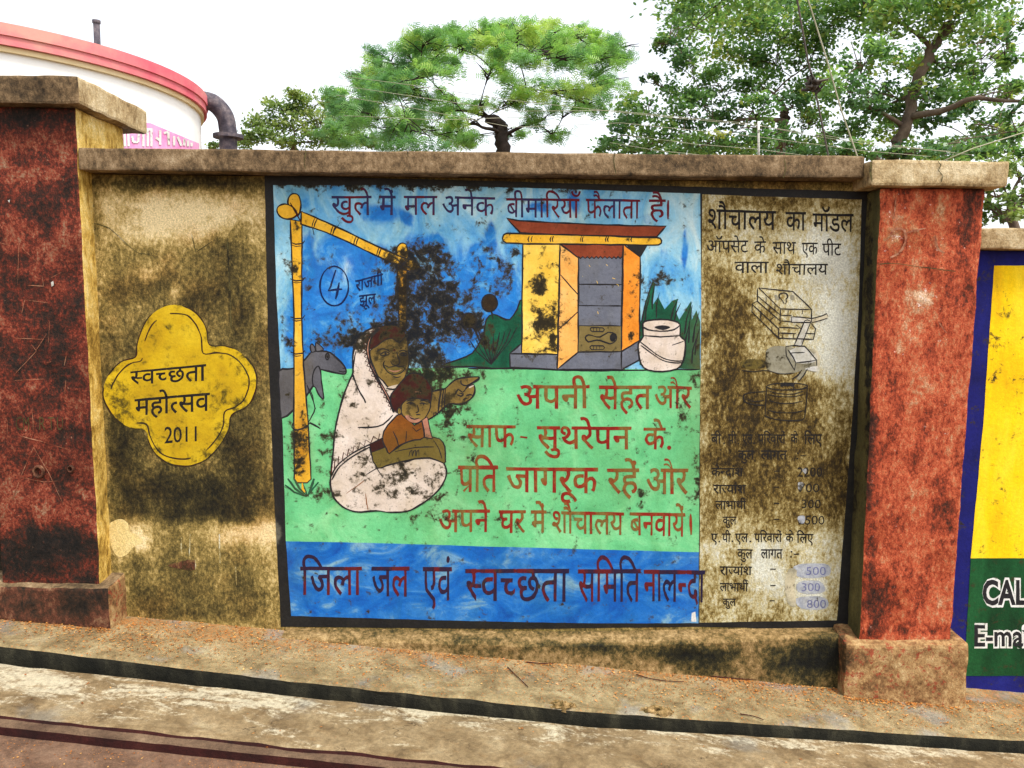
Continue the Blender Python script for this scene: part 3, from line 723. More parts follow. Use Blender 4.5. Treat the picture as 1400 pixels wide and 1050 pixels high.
# ------------------------------------------------------------------ mural
mural = Paint('mural', wall)
mural.fill([(362, 239), (1192, 262), (1187, 420), (1178, 600), (1164, 862), (958, 857), (700, 860), (384, 857), (374, 660), (366, 450)], 'blackframe', cut=14)
mural_o = mural.out()
p = Paint('sky', mural_o)
p.fill([(373.5, 253), (560, 253), (760, 258), (957, 265), (958.5, 400), (958, 505), (800, 505), (640, 505), (500, 506), (384, 508), (378, 400)], 'sky', cut=8)
p.out()
p = Paint('green_field', mural_o)
p.fill([(383, 508), (445, 506), (500, 503), (700, 503), (957.5, 505), (956, 640), (955.5, 756), (700, 748), (500, 742), (391, 740), (387, 600)], 'green', cut=8)
p.stroke([(640, 504), (720, 504), (800, 507), (957, 505)], 1.8)
p.out()
p = Paint('blue_band', mural_o)
p.fill([(391, 740), (500, 742), (700, 748), (955.5, 755), (955, 852), (800, 852), (600, 848), (398, 842)], 'band', cut=10)
p.fill([(946, 838), (951, 836), (952, 850), (945, 850)], 'whitepaint')
p.out()

# ---- goat
p = Paint('goat', mural_o).at(370, 430, 4.038)
p.fill([(44, 312), (90, 302), (140, 293), (185, 255), (215, 218), (235, 203), (280, 200), (330, 210), (370, 245), (405, 282), (418, 312), (410, 328), (380, 325), (340, 318), (300, 310), (272, 305), (262, 330), (240, 385), (205, 440), (170, 485), (130, 525), (58, 572), (50, 450)], 'goat', sm=2, outline=2.0)
p.fill([(265, 285), (278, 320), (282, 380), (293, 462), (272, 452), (248, 405), (235, 395), (230, 350), (242, 305)], 'goat', sm=3, outline=1.6)
p.fill([(226, 208), (218, 178), (228, 162), (243, 178), (247, 200)], 'goat', sm=3, outline=1.6)
p.fill([(250, 200), (250, 155), (268, 165), (290, 190), (280, 200)], 'goat', sm=3, outline=1.6)
p.ring(314, 232, 10, 17, 1.8); p.disc(314, 232, 5, 9, 'ink')
p.stroke([(418, 312), (400, 318), (375, 312)], 1.4); p.stroke([(405, 285), (412, 300), (398, 296)], 2)
p.stroke([(200, 390), (225, 450), (246, 518), (228, 560), (208, 598)], 1.6, sm=2); p.stroke([(215, 410), (232, 450), (240, 492)], 1.4)
p.out()
# ---- bamboo swing frame
p = Paint('bamboo_frame', mural_o)
p.fill([(397, 300), (413, 303), (412.5, 430), (415, 500), (420, 560), (425.5, 655), (420, 660), (405, 660), (402.5, 655), (402, 560), (402, 430)], 'bamboo', outline=1.8)
for y, d in ((332, 0), (382, 0), (434, 0), (482, 0)):
    p.stroke([(397, y - 1), (404, y + 2), (414, y + 1), (417, y - 3)], 1.6); p.stroke([(399, y + 3), (405, y + 5), (412, y + 4)], 1.2)
p.stroke([(401, 578), (399, 584), (406, 588), (420, 583), (424, 578), (438, 586)], 1.8, sm=2)
p.at(360, 240, 3.5)
p.fill([(640, 430), (690, 430), (688, 560), (684, 740), (650, 745), (645, 600)], 'bamboo', outline=1.6)
p.fill([(660, 430), (690, 400), (720, 405), (752, 440), (722, 455), (680, 452)], 'bamboo', sm=2, outline=1.6)
p.fill([(640, 395), (638, 350), (660, 324), (686, 335), (692, 392), (665, 405)], 'bamboo', sm=3, outline=1.6)
p.fill([(183, 172), (300, 222), (560, 345), (700, 405), (655, 435), (560, 392), (300, 270), (180, 232)], 'bamboo', outline=1.8)
for x, y in ((250, 230), (340, 262), (450, 315), (560, 365)):
    p.stroke([(x + 8, y - 22), (x - 2, y), (x - 8, y + 22)], 1.6); p.stroke([(x - 4, y - 26), (x - 14, y), (x - 18, y + 20)], 1.4)
p.stroke([(236, 250), (243, 285)], 1.6); p.stroke([(362, 235), (340, 262)], 1.4)
p.fill([(118, 132), (128, 96), (150, 87), (172, 100), (180, 150), (166, 192), (145, 170)], 'bamboo', sm=4, outline=1.8)
p.fill([(65, 165), (76, 145), (105, 137), (140, 150), (162, 185), (135, 206), (100, 206), (76, 192)], 'bamboo', sm=4, outline=1.8)
p.stroke([(128, 130), (160, 185), (186, 236)], 1.5, 'hair'); p.stroke([(188, 170), (160, 190), (130, 212)], 1.5, 'hair')
p.stroke([(640, 400), (665, 425), (700, 440)], 1.4); p.stroke([(690, 395), (665, 425), (650, 455)], 1.4)
p.at(370, 430, 4.038)
for pts in ([(130, 905), (160, 960), (200, 1000)], [(95, 905), (135, 960), (190, 1000)], [(175, 930), (185, 960), (205, 1000)], [(265, 925), (235, 960), (205, 1000)], [(240, 905), (222, 960), (205, 1000)], [(80, 940), (130, 980), (200, 1005)]):
    p.stroke(pts, 2.6, 'bush', taper=.3)
p.stroke([(175, 930), (178, 960), (190, 980)], 2.2, 'bamboo')
p.out()
# ---- bushes
p = Paint('bushes', mural_o).at(360, 240, 3.5)
p.fill([(850, 912), (930, 882), (1000, 850), (1040, 790), (1058, 750), (1068, 690), (1100, 662), (1140, 680), (1180, 690), (1215, 640), (1242, 592), (1242, 850), (1180, 855), (1180, 920), (1000, 915)], 'bush', sm=2, outline=1.8)
for k in range(9):
    x = 1010 + k * 20; p.stroke([(1090, 905), (x + 10, 840 - k * 6), (x - 20 + k * 8, 790 - k * 8)], 1.2)
for pts in ([(1035, 790), (1015, 745), (1005, 728)], [(1100, 690), (1095, 660), (1088, 645)], [(1045, 775), (1030, 745), (1010, 715)]): p.stroke(pts, 1.8)
p.disc(1083, 610, 36, 40, 'seedhead', 2); p.disc(985, 694, 36, 36, 'seedhead', 2)
p.at(660, 240, 3.5)
p.fill([(755, 700), (775, 640), (795, 560), (815, 500), (826, 520), (812, 620), (838, 580), (870, 640), (905, 600), (932, 590), (925, 650), (940, 690), (965, 650), (995, 600), (1000, 690), (1022, 645), (1040, 700), (1040, 925), (960, 925), (750, 905)], 'bush', outline=0)
for x0, y0, x1, y1 in ((760, 700, 815, 500), (810, 640, 826, 515), (830, 680, 845, 560), (900, 690, 935, 590), (915, 700, 948, 610), (965, 760, 1000, 605), (985, 800, 1003, 620), (1005, 800, 1035, 650), (1015, 860, 1040, 720), (960, 880, 990, 700), (775, 700, 800, 570), (1000, 900, 1020, 780)):
    p.stroke([(x0, y0), ((x0 + x1) / 2 - 6, (y0 + y1) / 2), (x1, y1)], 2.2, 'ink', taper=.6)
p.out()
# ---- the latrine hut
p = Paint('latrine_hut', mural_o).at(660, 240, 3.5)
p.fill([(130, 853), (187, 803), (200, 853)], 'grey', outline=1.6)
p.fill([(130, 853), (357, 857), (357, 928), (130, 917)], 'grey', outline=1.8)
p.fill([(357, 928), (458, 843), (664, 843), (664, 929)], 'grey', outline=1.8)
p.fill([(664, 843), (745, 788), (748, 882), (664, 929)], 'grey', outline=1.8)
p.fill([(192, 328), (370, 328), (357, 857), (187, 851)], 'yellow', outline=1.8)
p.fill([(456, 390), (668, 390), (662, 720), (456, 718)], 'grey', outline=1.5)
p.fill([(456, 718), (664, 720), (664, 843), (456, 843)], 'olive', outline=1.5)
wv = [(668 - i * 10.5, 393 + (4 if i % 2 else -5)) for i in range(21)]
p.fill([(375, 330), (672, 330), (670, 393)] + wv + [(456, 392)], 'rust', outline=1.5)
for y in (520, 622): p.stroke([(456, y), (540, y + 1), (666, y + 2)], 1.4)
p.fill([(672, 330), (754, 390), (750, 790), (664, 840)], 'orange', outline=1.8)
p.fill([(686, 332), (786, 335), (755, 388)], 'blackframe', outline=1.2)
p.fill([(370, 330), (458, 395), (456, 845), (359, 924)], 'peach', outline=1.8)
p.stroke([(372, 475), (455, 570)], 1.5); p.stroke([(361, 737), (455, 652)], 1.5); p.stroke([(380, 370), (394, 366)], 1.2)
p.fill([(113, 205), (172, 216), (350, 226), (545, 234), (700, 240), (877, 243), (832, 294), (500, 288), (180, 275)], 'rust', outline=1.8)
p.fill([(95, 300), (100, 284), (115, 277), (200, 279), (500, 287), (835, 297), (848, 301), (854, 312), (852, 325), (840, 333), (500, 329), (200, 326), (112, 322), (99, 312)], 'bamboo', outline=1.8)
for x in (220, 235, 325, 335, 470, 478, 590, 600, 700, 712): p.stroke([(x + 3, 290), (x - 3, 305), (x, 318)], 1.3)
p.stroke([(490, 775), (505, 762), (530, 768), (560, 772), (600, 750), (634, 760), (638, 788), (610, 805), (560, 788), (530, 790), (505, 795)], 1.5, closed=True, sm=2)
p.disc(622, 775, 15, 20, 'ink')
for cy in (738, 824):
    p.stroke([(515, cy - 6), (520, cy - 10), (575, cy - 9), (582, cy), (575, cy + 9), (522, cy + 9), (514, cy)], 1.3, closed=True)
    for x in (530, 545, 560): p.stroke([(x, cy - 8), (x, cy + 8)], 1.1)
for (x, y, dx, dy) in ((508, 428, 5, 8), (590, 425, 8, 6), (620, 490, 14, 5), (640, 520, 10, 6), (545, 505, 5, 12), (548, 650, 4, 12)):
    p.stroke([(x, y), (x + dx, y + dy)], .9, 'yellow')
p.out()
# ---- pot
p = Paint('water_pot', mural_o).at(660, 240, 3.5)
p.fill([(745, 805), (768, 768), (765, 708), (790, 694), (850, 688), (915, 697), (943, 714), (943, 766), (966, 786), (969, 830), (958, 890), (930, 926), (860, 937), (790, 930), (757, 900), (746, 850)], 'white', sm=2, outline=2.0)
p.stroke([(765, 722), (790, 738), (850, 745), (915, 738), (943, 716)], 1.7, sm=2); p.stroke([(768, 766), (850, 772), (943, 766)], 1.5, sm=2)
p.fill([(820, 726), (858, 716), (897, 727), (862, 740)], 'ink', sm=3)
p.stroke([(748, 792), (800, 832), (860, 873), (920, 888), (966, 886)], 1.5, sm=3); p.stroke([(755, 812), (800, 845), (860, 884), (920, 897), (962, 894)], 1.5, sm=3)
p.stroke([(905, 812), (940, 800), (962, 792)], 1.4)
p.out()
# ---- woman
p = Paint('woman', mural_o).at(380, 440, 3.75)
p.fill([(560, 25), (500, 28), (455, 45), (415, 80), (393, 130), (384, 190), (384, 262), (362, 312), (335, 385), (312, 470), (294, 560), (286, 640), (280, 710), (270, 790), (270, 850), (290, 905), (330, 945), (380, 968), (430, 975), (500, 969), (580, 976), (650, 972), (700, 955), (760, 920), (815, 870), (850, 820), (863, 775), (852, 730), (820, 703), (770, 697), (700, 702), (640, 715), (640, 600), (650, 480), (600, 400), (640, 330), (640, 200), (640, 60), (610, 28)], 'white', sm=3, outline=2.0)
p.at(480, 440, 7.5)
# pointing arm
p.fill([(700, 760), (815, 720), (900, 700), (960, 685), (1010, 640), (1060, 600), (1120, 578), (1200, 566), (1290, 562), (1316, 572), (1292, 604), (1230, 640), (1264, 652), (1270, 700), (1252, 760), (1205, 808), (1150, 838), (1080, 845), (1010, 838), (960, 872), (900, 930), (830, 980), (770, 1002), (740, 950)], 'skin', sm=2, outline=1.8)
p.fill([(1203, 662), (1252, 634), (1262, 655), (1218, 678)], 'white')
for pts in ([(1316, 572), (1250, 620), (1180, 655), (1130, 635), (1125, 600)], [(1070, 745), (1098, 690), (1140, 722), (1172, 692)], [(1088, 745), (1130, 762), (1152, 738), (1110, 730)], [(1172, 692), (1200, 660), (1262, 640)], [(1180, 760), (1215, 745), (1250, 752)], [(1150, 800), (1190, 780)],
            [(950, 690), (935, 790), (930, 905)], [(968, 688), (958, 790), (955, 880)], [(925, 700), (905, 800), (890, 935)]): p.stroke(pts, 1.6, 'ink', sm=2)
for x in range(850, 980, 22): p.stroke([(x, 930 - (x - 850) * .4), (x - 4, 975 - (x - 850) * .45)], 2.2, 'ink', taper=.6)
# hair and face
p.fill([(180, 280), (190, 220), (230, 130), (300, 62), (370, 40), (440, 38), (500, 60), (545, 100), (560, 150), (500, 220), (430, 170), (360, 190), (300, 230), (230, 270)], 'hair', sm=2)
p.fill([(195, 300), (260, 250), (330, 195), (400, 168), (440, 175), (500, 210), (560, 150), (580, 200), (588, 300), (595, 400), (583, 480), (550, 570), (520, 630), (430, 670), (380, 672), (330, 610), (280, 560), (240, 470), (210, 390)], 'skin', sm=2, outline=1.4)
p.fill([(375, 672), (420, 655), (480, 640), (525, 625), (505, 670), (440, 690), (390, 690)], 'white', sm=2)
p.stroke([(360, 680), (430, 692), (500, 676)], 1.6, sm=2)
p.stroke([(262, 305), (310, 278), (360, 282), (400, 305)], 1.5, sm=2); p.stroke([(300, 335), (340, 312), (372, 312), (395, 330), (360, 345), (315, 345)], 1.3, sm=2, closed=True); p.disc(355, 326, 12, 14, 'ink')
p.stroke([(490, 305), (535, 290), (575, 310)], 1.5, sm=2); p.stroke([(500, 335), (540, 315), (575, 335), (545, 348)], 1.3, sm=2, closed=True); p.disc(542, 328, 11, 13, 'ink')
p.disc(445, 290, 13, 14, 'hair')
p.stroke([(470, 310), (478, 350), (500, 400), (490, 435), (455, 445), (420, 432), (405, 400)], 1.3, sm=2)
p.fill([(335, 440), (380, 462), (430, 455), (460, 450), (505, 462), (556, 448), (545, 490), (500, 530), (440, 542), (385, 520), (350, 480)], 'khaki', sm=2, outline=1.2)
p.fill([(372, 485), (430, 500), (490, 495), (525, 480), (480, 512), (430, 516)], 'mouth', sm=2)
p.stroke([(345, 400), (330, 440), (340, 480)], 1.1, sm=2); p.stroke([(430, 560), (470, 572), (510, 560)], 1.1, sm=2)
# veil border
OUTL = [(285, 60), (215, 120), (176, 190), (161, 270), (170, 350), (195, 440), (240, 540), (300, 650), (360, 760), (405, 850), (440, 930)]
INL = [(302, 62), (232, 130), (196, 200), (186, 280), (198, 380), (232, 480), (284, 590), (345, 690), (404, 800), (430, 860), (450, 920)]
p.fill(OUTL + INL[::-1], 'mouth'); p.stroke(OUTL, 1.8, sm=3); p.stroke(INL, 1.8, sm=3)
sm_ = smooth(OUTL, False, 4); zz = []
for i in range(2, len(sm_) - 2):
    dx, dy = sm_[i + 1][0] - sm_[i - 1][0], sm_[i + 1][1] - sm_[i - 1][1]; l = math.hypot(dx, dy)
    o_ = (4 if i % 2 else 42) * (1 - .4 * i / len(sm_))
    zz.append((sm_[i][0] - dy / l * o_ * 1.0, sm_[i][1] + dx / l * o_)) if False else zz.append((sm_[i][0] + (-abs(dy) / l) * o_, sm_[i][1] + (dx / l) * o_ * (1 if dy > 0 else -1)))
p.stroke(zz, 1.3, 'hair')
p.stroke([(18, 530), (45, 620), (90, 720), (135, 790), (150, 830)], 1.8, sm=3)
p.at(380, 440, 3.75)
p.stroke([(384, 262), (390, 210), (400, 150)], 1.4, sm=2)
p.stroke([(410, 540), (480, 541), (540, 526), (590, 478)], 1.6, sm=2)
B1 = [(272, 796), (300, 742), (345, 700), (400, 664), (460, 634), (530, 602)]
p.stroke(B1, 1.7, sm=3); p.stroke([(276, 812), (306, 756), (352, 712), (408, 674), (466, 645), (536, 612)], 1.7, sm=3)
sm_ = smooth(B1, False, 4); zz = [(x - (2 if i % 2 else 8), y - (4 if i % 2 else 30)) for i, (x, y) in enumerate(sm_)]
p.stroke(zz, 1.4, 'hair')
p.stroke([(470, 640), (480, 680), (505, 745), (540, 800)], 1.5, sm=2); p.stroke([(455, 782), (500, 755), (560, 737), (640, 716)], 1.5, sm=2)
p.stroke([(440, 815), (400, 845), (350, 880)], 1.0, 'dress'); p.stroke([(450, 880), (455, 930), (462, 965)], 1.0, 'dress')
p.out()
# ---- child on her lap
p = Paint('child', mural_o).at(380, 440, 3.75)
p.fill([(478, 668), (540, 620), (570, 675), (640, 625), (700, 605), (760, 588), (830, 600), (856, 640), (858, 700), (850, 725), (780, 697), (700, 702), (640, 715), (560, 735), (510, 750)], 'khaki', sm=2, outline=1.5)
p.fill([(470, 628), (535, 595), (546, 642), (480, 670)], 'hair', outline=1.2)
p.fill([(545, 560), (590, 500), (625, 470), (660, 485), (700, 530), (740, 510), (750, 590), (700, 605), (650, 622), (610, 642), (572, 676), (555, 650), (540, 610)], 'dress', sm=2, outline=1.6)
p.fill([(738, 500), (766, 488), (792, 600), (755, 592)], 'mouth', outline=1.3)
p.stroke([(590, 560), (610, 600), (620, 640)], 1.3); p.stroke([(660, 560), (655, 620), (700, 605)], 1.3); p.stroke([(600, 665), (700, 645), (800, 640)], 1.3, sm=2); p.stroke([(800, 610), (825, 650), (840, 700)], 1.2, sm=2)
p.stroke([(690, 540), (710, 560), (735, 545)], 1.2)
for x in (672, 690, 708): p.stroke([(x, 690), (x + 6, 662), (x + 14, 655), (x + 16, 685)], 1.1)
p.at(480, 440, 7.5)
p.fill([(505, 860), (550, 815), (590, 780), (650, 770), (720, 780), (800, 780), (812, 870), (775, 960), (725, 1012), (660, 1037), (605, 1022), (555, 980), (515, 930)], 'skin', sm=2, outline=1.4)
p.fill([(405, 790), (415, 735), (450, 690), (510, 620), (560, 560), (620, 525), (690, 530), (750, 570), (800, 630), (830, 700), (822, 800), (800, 830), (790, 800), (720, 792), (650, 780), (590, 790), (550, 820), (520, 860), (515, 920), (480, 930), (440, 900), (415, 850)], 'hair', sm=2, outline=1.6)
p.disc(498, 912, 20, 34, 'skin', 1.3)
p.fill([(555, 962), (600, 958), (640, 985), (720, 1000), (680, 1032), (620, 1030), (580, 1005)], 'mouth', sm=2)
p.stroke([(600, 980), (650, 1000), (700, 985)], 1.3, sm=2)
p.fill([(655, 716), (690, 712), (722, 724), (690, 730)], 'mouth')
for pts in ([(570, 838), (610, 825), (650, 842)], [(705, 838), (740, 830), (778, 845)], [(680, 850), (692, 915), (662, 930)], [(570, 815), (610, 800), (650, 812)], [(705, 812), (745, 805), (785, 820)], [(665, 955), (690, 950), (715, 955)]): p.stroke(pts, 1.3, sm=2)
p.disc(612, 838, 9, 8, 'ink'); p.disc(742, 842, 9, 8, 'ink')
p.out()
# ---- lettering of the mural
LAY[0] = 40
p = Paint('headline_lettering', mural_o)
write(p, [('खुले', 453, 508, 268, 294), ('में', 518, 541, 268, 294), ('मल', 552, 598, 268, 294), ('अनेक', 605, 677, 268, 294, 270, 295), ('बीमािरयाँ', 692, 794, 271, 297, 272, 298), ('फैलाता', 801, 875, 272, 298, 273, 299), ('है', 887, 910, 273, 298)], 'purlet', .004)
p.stroke([(913.5, 274), (913, 300)], 2.6, 'purlet')
p.out()
p = Paint('slogan_lettering', mural_o)
RB = .010
for ln in ([('अपनी', 706, 806, 527, 558), ('सेहत', 819, 891, 527.5, 559), ('और', 895, 946, 527, 557, 529, 558)],
           [('साफ', 638, 705, 581.5, 611), ('सुथरेपन', 734, 863, 583, 613, 584, 614), ('के', 880, 910, 585, 614)],
           [('प/ित', 626, 681, 637, 672), ('जागरूक', 692, 818, 639, 672, 640, 674), ('रहें', 830, 874, 641, 674), ('और', 884, 941, 641, 675)],
           [('अपने', 600, 670, 697, 727), ('घर', 682, 719, 698, 728), ('में', 726, 747, 698, 728), ('शौचालय', 755, 853, 699, 728, 701, 731), ('बनवायें', 861, 937, 701, 731, 702, 733)]):
    write(p, ln, 'redlet', RB)
p.stroke([(711, 597), (721, 598)], 3.4, 'redlet'); p.stroke([(944, 703), (945, 731)], 2.8, 'redlet'); p.disc(915, 612, 3, 3, 'redlet')
p.out()
p = Paint('committee_lettering', mural_o)
write(p, [('िजला', 411, 495, 775, 813), ('जल', 508, 560, 775, 815), ('एवं', 578, 618, 775.5, 820), ('~सव~चछता', 636, 778, 778, 821, 778, 822), ('सिमित', 790, 876, 778.5, 822), ('नाल~नदा', 880, 964, 779, 821, 780, 823)], 'darklet', .006)
p.out()
p = Paint('scribbled_note', mural_o)
p.ring(457, 391, 19.5, 27, 1.7, 'navyink')
p.stroke([(459, 369), (452, 392), (449, 397), (468, 395)], 2.4, 'navyink'); p.stroke([(464, 386), (462, 396), (459, 409)], 2.4, 'navyink')
write(p, [('राजगी', 486, 524, 384, 399, 374, 388), ('झूल', 491, 514, 404, 418, 401, 415)], 'navyink', .012, .8)
p.out()

# ------------------------------------------------------------------ information panel
LAY[0] = 5
p = Paint('information_panel', wall)
p.fill([(960, 266), (1178, 273), (1174, 420), (1166, 560), (1157, 680), (1144, 848), (956.5, 851), (957, 600), (958.5, 420)], 'panel', cut=8)
info = p.out()
p = Paint('panel_lettering', info)
write(p, [('शौचालय', 968, 1061, 286, 313, 289, 314), ('का', 1074, 1102, 290, 315), ('मॉडल', 1111, 1167, 292, 316, 293, 317),
          ('ऑपसेट', 966, 1023, 329, 345), ('के', 1031, 1047, 330, 346), ('साथ', 1056, 1088, 331, 347), ('एक', 1096, 1118, 332, 348), ('पीट', 1124, 1150, 333, 349),
          ('वाला', 1004, 1051, 358, 373), ('शौचालय', 1061, 1132, 361, 375.5)], 'blacklet', .008, .5)
write(p, [('बी', 972, 986, 594, 606), ('पी', 995, 1007, 594, 606), ('एल', 1015, 1029, 594, 606), ('पिरवारों', 1036, 1074, 594, 606), ('के', 1081, 1091, 594, 606), ('िलए', 1099, 1124, 594, 607),
          ('कुल', 1009, 1031, 616, 628), ('लागत', 1040, 1076, 616, 628),
          ('के~नद/ांश', 972, 1016, 640, 651), ('रा~जयांश', 975, 1020, 663, 674.5), ('लाभाथी^', 978, 1020, 685, 696), ('कुल', 988, 1007, 706.5, 717),
          ('ए', 972, 981, 729.5, 741), ('पी', 987, 999, 729.5, 741), ('एल', 1005, 1023, 729.5, 741), ('पिरवारों', 1031, 1069, 729.5, 741), ('के', 1074, 1085, 729.5, 741), ('िलए', 1089, 1112, 730, 742),
          ('कुल', 1008, 1029, 751, 763), ('लागत', 1040, 1070, 751, 763), ('रा~जयांश', 984, 1028, 774.5, 786), ('लाभाथी^', 984, 1023, 797, 808), ('कुल', 988, 1006, 818.5, 828)], 'blacklet', .015, .35)
write(p, [('2200', 1090, 1124, 639, 651.5), ('700', 1092, 1120, 661, 673), ('300', 1096, 1122, 683, 694.5), ('2500', 1091, 1127, 705, 717)], 'blacklet', .0, .4, False)
for x, y in ((990, 606), (1009.5, 606), (1031, 606), (983, 740), (1001, 740), (1025.5, 740), (1090.5, 619.5), (1090, 627), (1082, 754), (1081.5, 761), (985, 615)): p.disc(x, y, 1.2, 1.2, 'blacklet')
for x, y in ((1094, 623), (1085, 757.5), (1058, 644), (1058, 666), (1058, 688), (1058, 710), (1053, 778), (1053, 800.5), (1052, 821)): p.stroke([(x, y), (x + 7.5, y)], 1.9, 'blacklet')
p.out()
p = Paint('overpainted_figures', info)
for pts in ([(1085, 774), (1110, 770), (1132, 772), (1134, 786), (1112, 790), (1090, 788)], [(1092, 796), (1120, 794), (1128, 808), (1108, 812), (1090, 808)], [(1088, 818), (1116, 815), (1131, 820), (1128, 832), (1096, 832)],
            [(1091, 660), (1098, 660), (1097, 668), (1092, 672)], [(1091, 706), (1100, 705), (1099, 715), (1092, 714)], [(1096, 642), (1102, 641), (1101, 648)]):
    p.fill(pts, 'faded', sm=3, cut=6)
p.fill([(1078, 778), (1089, 780), (1086, 800), (1088, 828), (1077, 824), (1073, 800)], 'haze', sm=3, cut=6)
write(p, [('500', 1102, 1129, 775, 786), ('300', 1096, 1121, 797, 808), ('800', 1103, 1129, 820, 831)], 'fadedigit', .0, .5, False)
p.out()
p = Paint('pit_latrine_drawing', info).at(1000, 380, 5)
p.fill([(232, 540), (240, 490), (300, 465), (380, 470), (440, 480), (590, 500), (590, 640), (500, 630), (400, 655), (300, 650), (240, 620)], 'haze', sm=3, cut=6)
p.fill([(60, 580), (110, 555), (225, 565), (225, 612), (120, 622), (75, 606)], 'khaki', sm=3, cut=6)
p.fill([(410, 262), (545, 278), (620, 255), (652, 245), (658, 275), (600, 295), (545, 305), (415, 305)], 'whitepaint', sm=2)
p.fill([(500, 293), (542, 295), (478, 465), (430, 456)], 'whitepaint')
p.fill([(400, 495), (500, 470), (560, 520), (590, 500), (590, 560), (540, 580), (440, 580)], 'whitepaint', sm=2)
p.fill([(500, 620), (590, 600), (590, 640), (530, 630)], 'whitepaint', sm=2); p.fill([(480, 640), (520, 622), (470, 700), (440, 690)], 'haze')
p.fill([(290, 115), (310, 112), (325, 150), (300, 150)], 'haze'); p.fill([(400, 115), (425, 118), (430, 150), (405, 150)], 'haze')
dk = lambda pts, wd=1.3, sm=0: p.stroke(pts, wd, 'ink', sm=sm)
for pts in ([(185, 68), (300, 80), (420, 92), (548, 215), (335, 212), (185, 68)], [(178, 70), (176, 160), (332, 292), (335, 212)], [(178, 122), (332, 252)], [(335, 255), (410, 258)], [(335, 292), (410, 300)], [(548, 215), (548, 300)],
            [(386, 220), (386, 250)], [(485, 222), (485, 248)], [(298, 185), (298, 225)], [(237, 130), (237, 178)], [(262, 200), (262, 236)],
            [(176, 160), (142, 176), (140, 232), (322, 412), (560, 420), (575, 345), (545, 310)], [(142, 180), (258, 290), (322, 348), (322, 412)], [(322, 376), (440, 380)], [(500, 380), (572, 382)], [(322, 335), (460, 345)], [(322, 310), (340, 300)],
            [(350, 382), (350, 412)], [(425, 384), (425, 414)], [(275, 335), (275, 368)], [(200, 225), (200, 285)], [(258, 290), (290, 268)], [(440, 318), (475, 345)],
            [(410, 265), (410, 303), (548, 305)], [(410, 265), (470, 268), (548, 278), (620, 258), (650, 245), (656, 262)], [(548, 305), (610, 290), (655, 275)],
            [(500, 293), (430, 456)], [(542, 295), (478, 465)], [(500, 293), (520, 286), (542, 295)],
            [(372, 468), (430, 462), (500, 466), (530, 500), (582, 562), (582, 600)], [(372, 468), (374, 532), (430, 632)], [(385, 490), (420, 540), (440, 580)], [(400, 512), (500, 508)], [(440, 580), (520, 572), (578, 562)], [(430, 632), (440, 580)],
            [(480, 628), (455, 665), (415, 692)], [(518, 620), (495, 665), (460, 706)],
            [(240, 740), (228, 942)], [(520, 740), (508, 880), (500, 952)]): dk(pts)
dk([(228, 942), (280, 962), (360, 974), (430, 975), (480, 970), (500, 952)], 1.6, 2)
p.ring(380, 742, 140, 24, 1.5); p.ring(380, 742, 50, 12, 3.5, 'ink', 200, 340)
for y, a in ((770, 20), (795, 14), (838, 16), (905, 14)): p.stroke([(250, y), (320, y + a), (420, y + a + 2), (490, y + 2)], 1.1, 'ink', sm=3)
dk([(230, 776), (160, 780), (100, 790), (80, 810), (95, 848), (150, 866), (222, 870)], 1.4, 3); dk([(110, 830), (160, 845), (222, 835)], 1.1, 2)
p.ring(355, 125, 30, 22, 1.4, 'ink', -230, 60); dk([(333, 140), (350, 155), (360, 175)], 1.3); dk([(372, 142), (376, 160), (366, 178)], 1.3)
dk([(70, 632), (150, 640), (240, 632), (330, 655), (430, 650)], 1.1, 3); dk([(425, 745), (420, 780)], 1.4)
p.out()

# ------------------------------------------------------------------ quatrefoil
LAY[0] = 0
OUTQ = [(50, 545), (70, 490), (110, 430), (165, 390), (232, 370), (240, 310), (265, 220), (310, 140), (380, 88), (460, 70), (540, 90), (600, 140), (640, 210), (657, 300), (740, 305), (810, 330), (875, 380), (920, 450), (928, 530), (905, 610), (860, 662), (785, 702), (770, 780), (720, 870), (650, 950), (570, 988), (500, 995), (420, 980), (350, 930), (310, 860), (285, 788), (200, 775), (130, 735), (75, 665), (48, 600)]
INQ = [(93, 555), (115, 500), (160, 440), (210, 405), (268, 388), (275, 320), (300, 240), (340, 170), (400, 130), (460, 120), (530, 132), (580, 185), (610, 260), (622, 350), (700, 345), (780, 360), (840, 410), (880, 480), (880, 550), (850, 620), (800, 660), (745, 685), (735, 770), (690, 850), (620, 920), (550, 950), (480, 955), (400, 935), (350, 890), (315, 820), (295, 757), (220, 745), (150, 710), (105, 650)]
p = Paint('quatrefoil_emblem', wall).at(130, 400, 4.2)
p.fill(OUTQ, 'emblem', sm=3, cut=8)
o_ = smooth([p.tr(q) for q in OUTQ], True, 4); i_ = smooth([p.tr(q) for q in INQ], True, 4)
for L_, gaps in ((o_, ((2, 5), (30, 38), (60, 63), (118, 126))), (i_, ((18, 22), (30, 34), (96, 100), (124, 135)))):
    cur = []
    for k, q in enumerate(L_):
        if any(a <= k < b_ for a, b_ in gaps):
            if len(cur) > 2: p.stroke(cur, 1.6, 'hairline', done=True)
            cur = []
        else: cur.append(q)
    if len(cur) > 2: p.stroke(cur + [L_[0]], 1.6, 'hairline', done=True)
emb = p.out()
p = Paint('emblem_lettering', emb)
write(p, [('~सव~चछता', 178, 282, 508, 526, 498, 520), ('महो~तसव', 184, 287, 546, 568, 537, 561)], 'blacklet', .010, .5)
write(p, [('2011', 225, 269, 584, 606, 583, 603)], 'blacklet', .008, .5, False)
p.out()
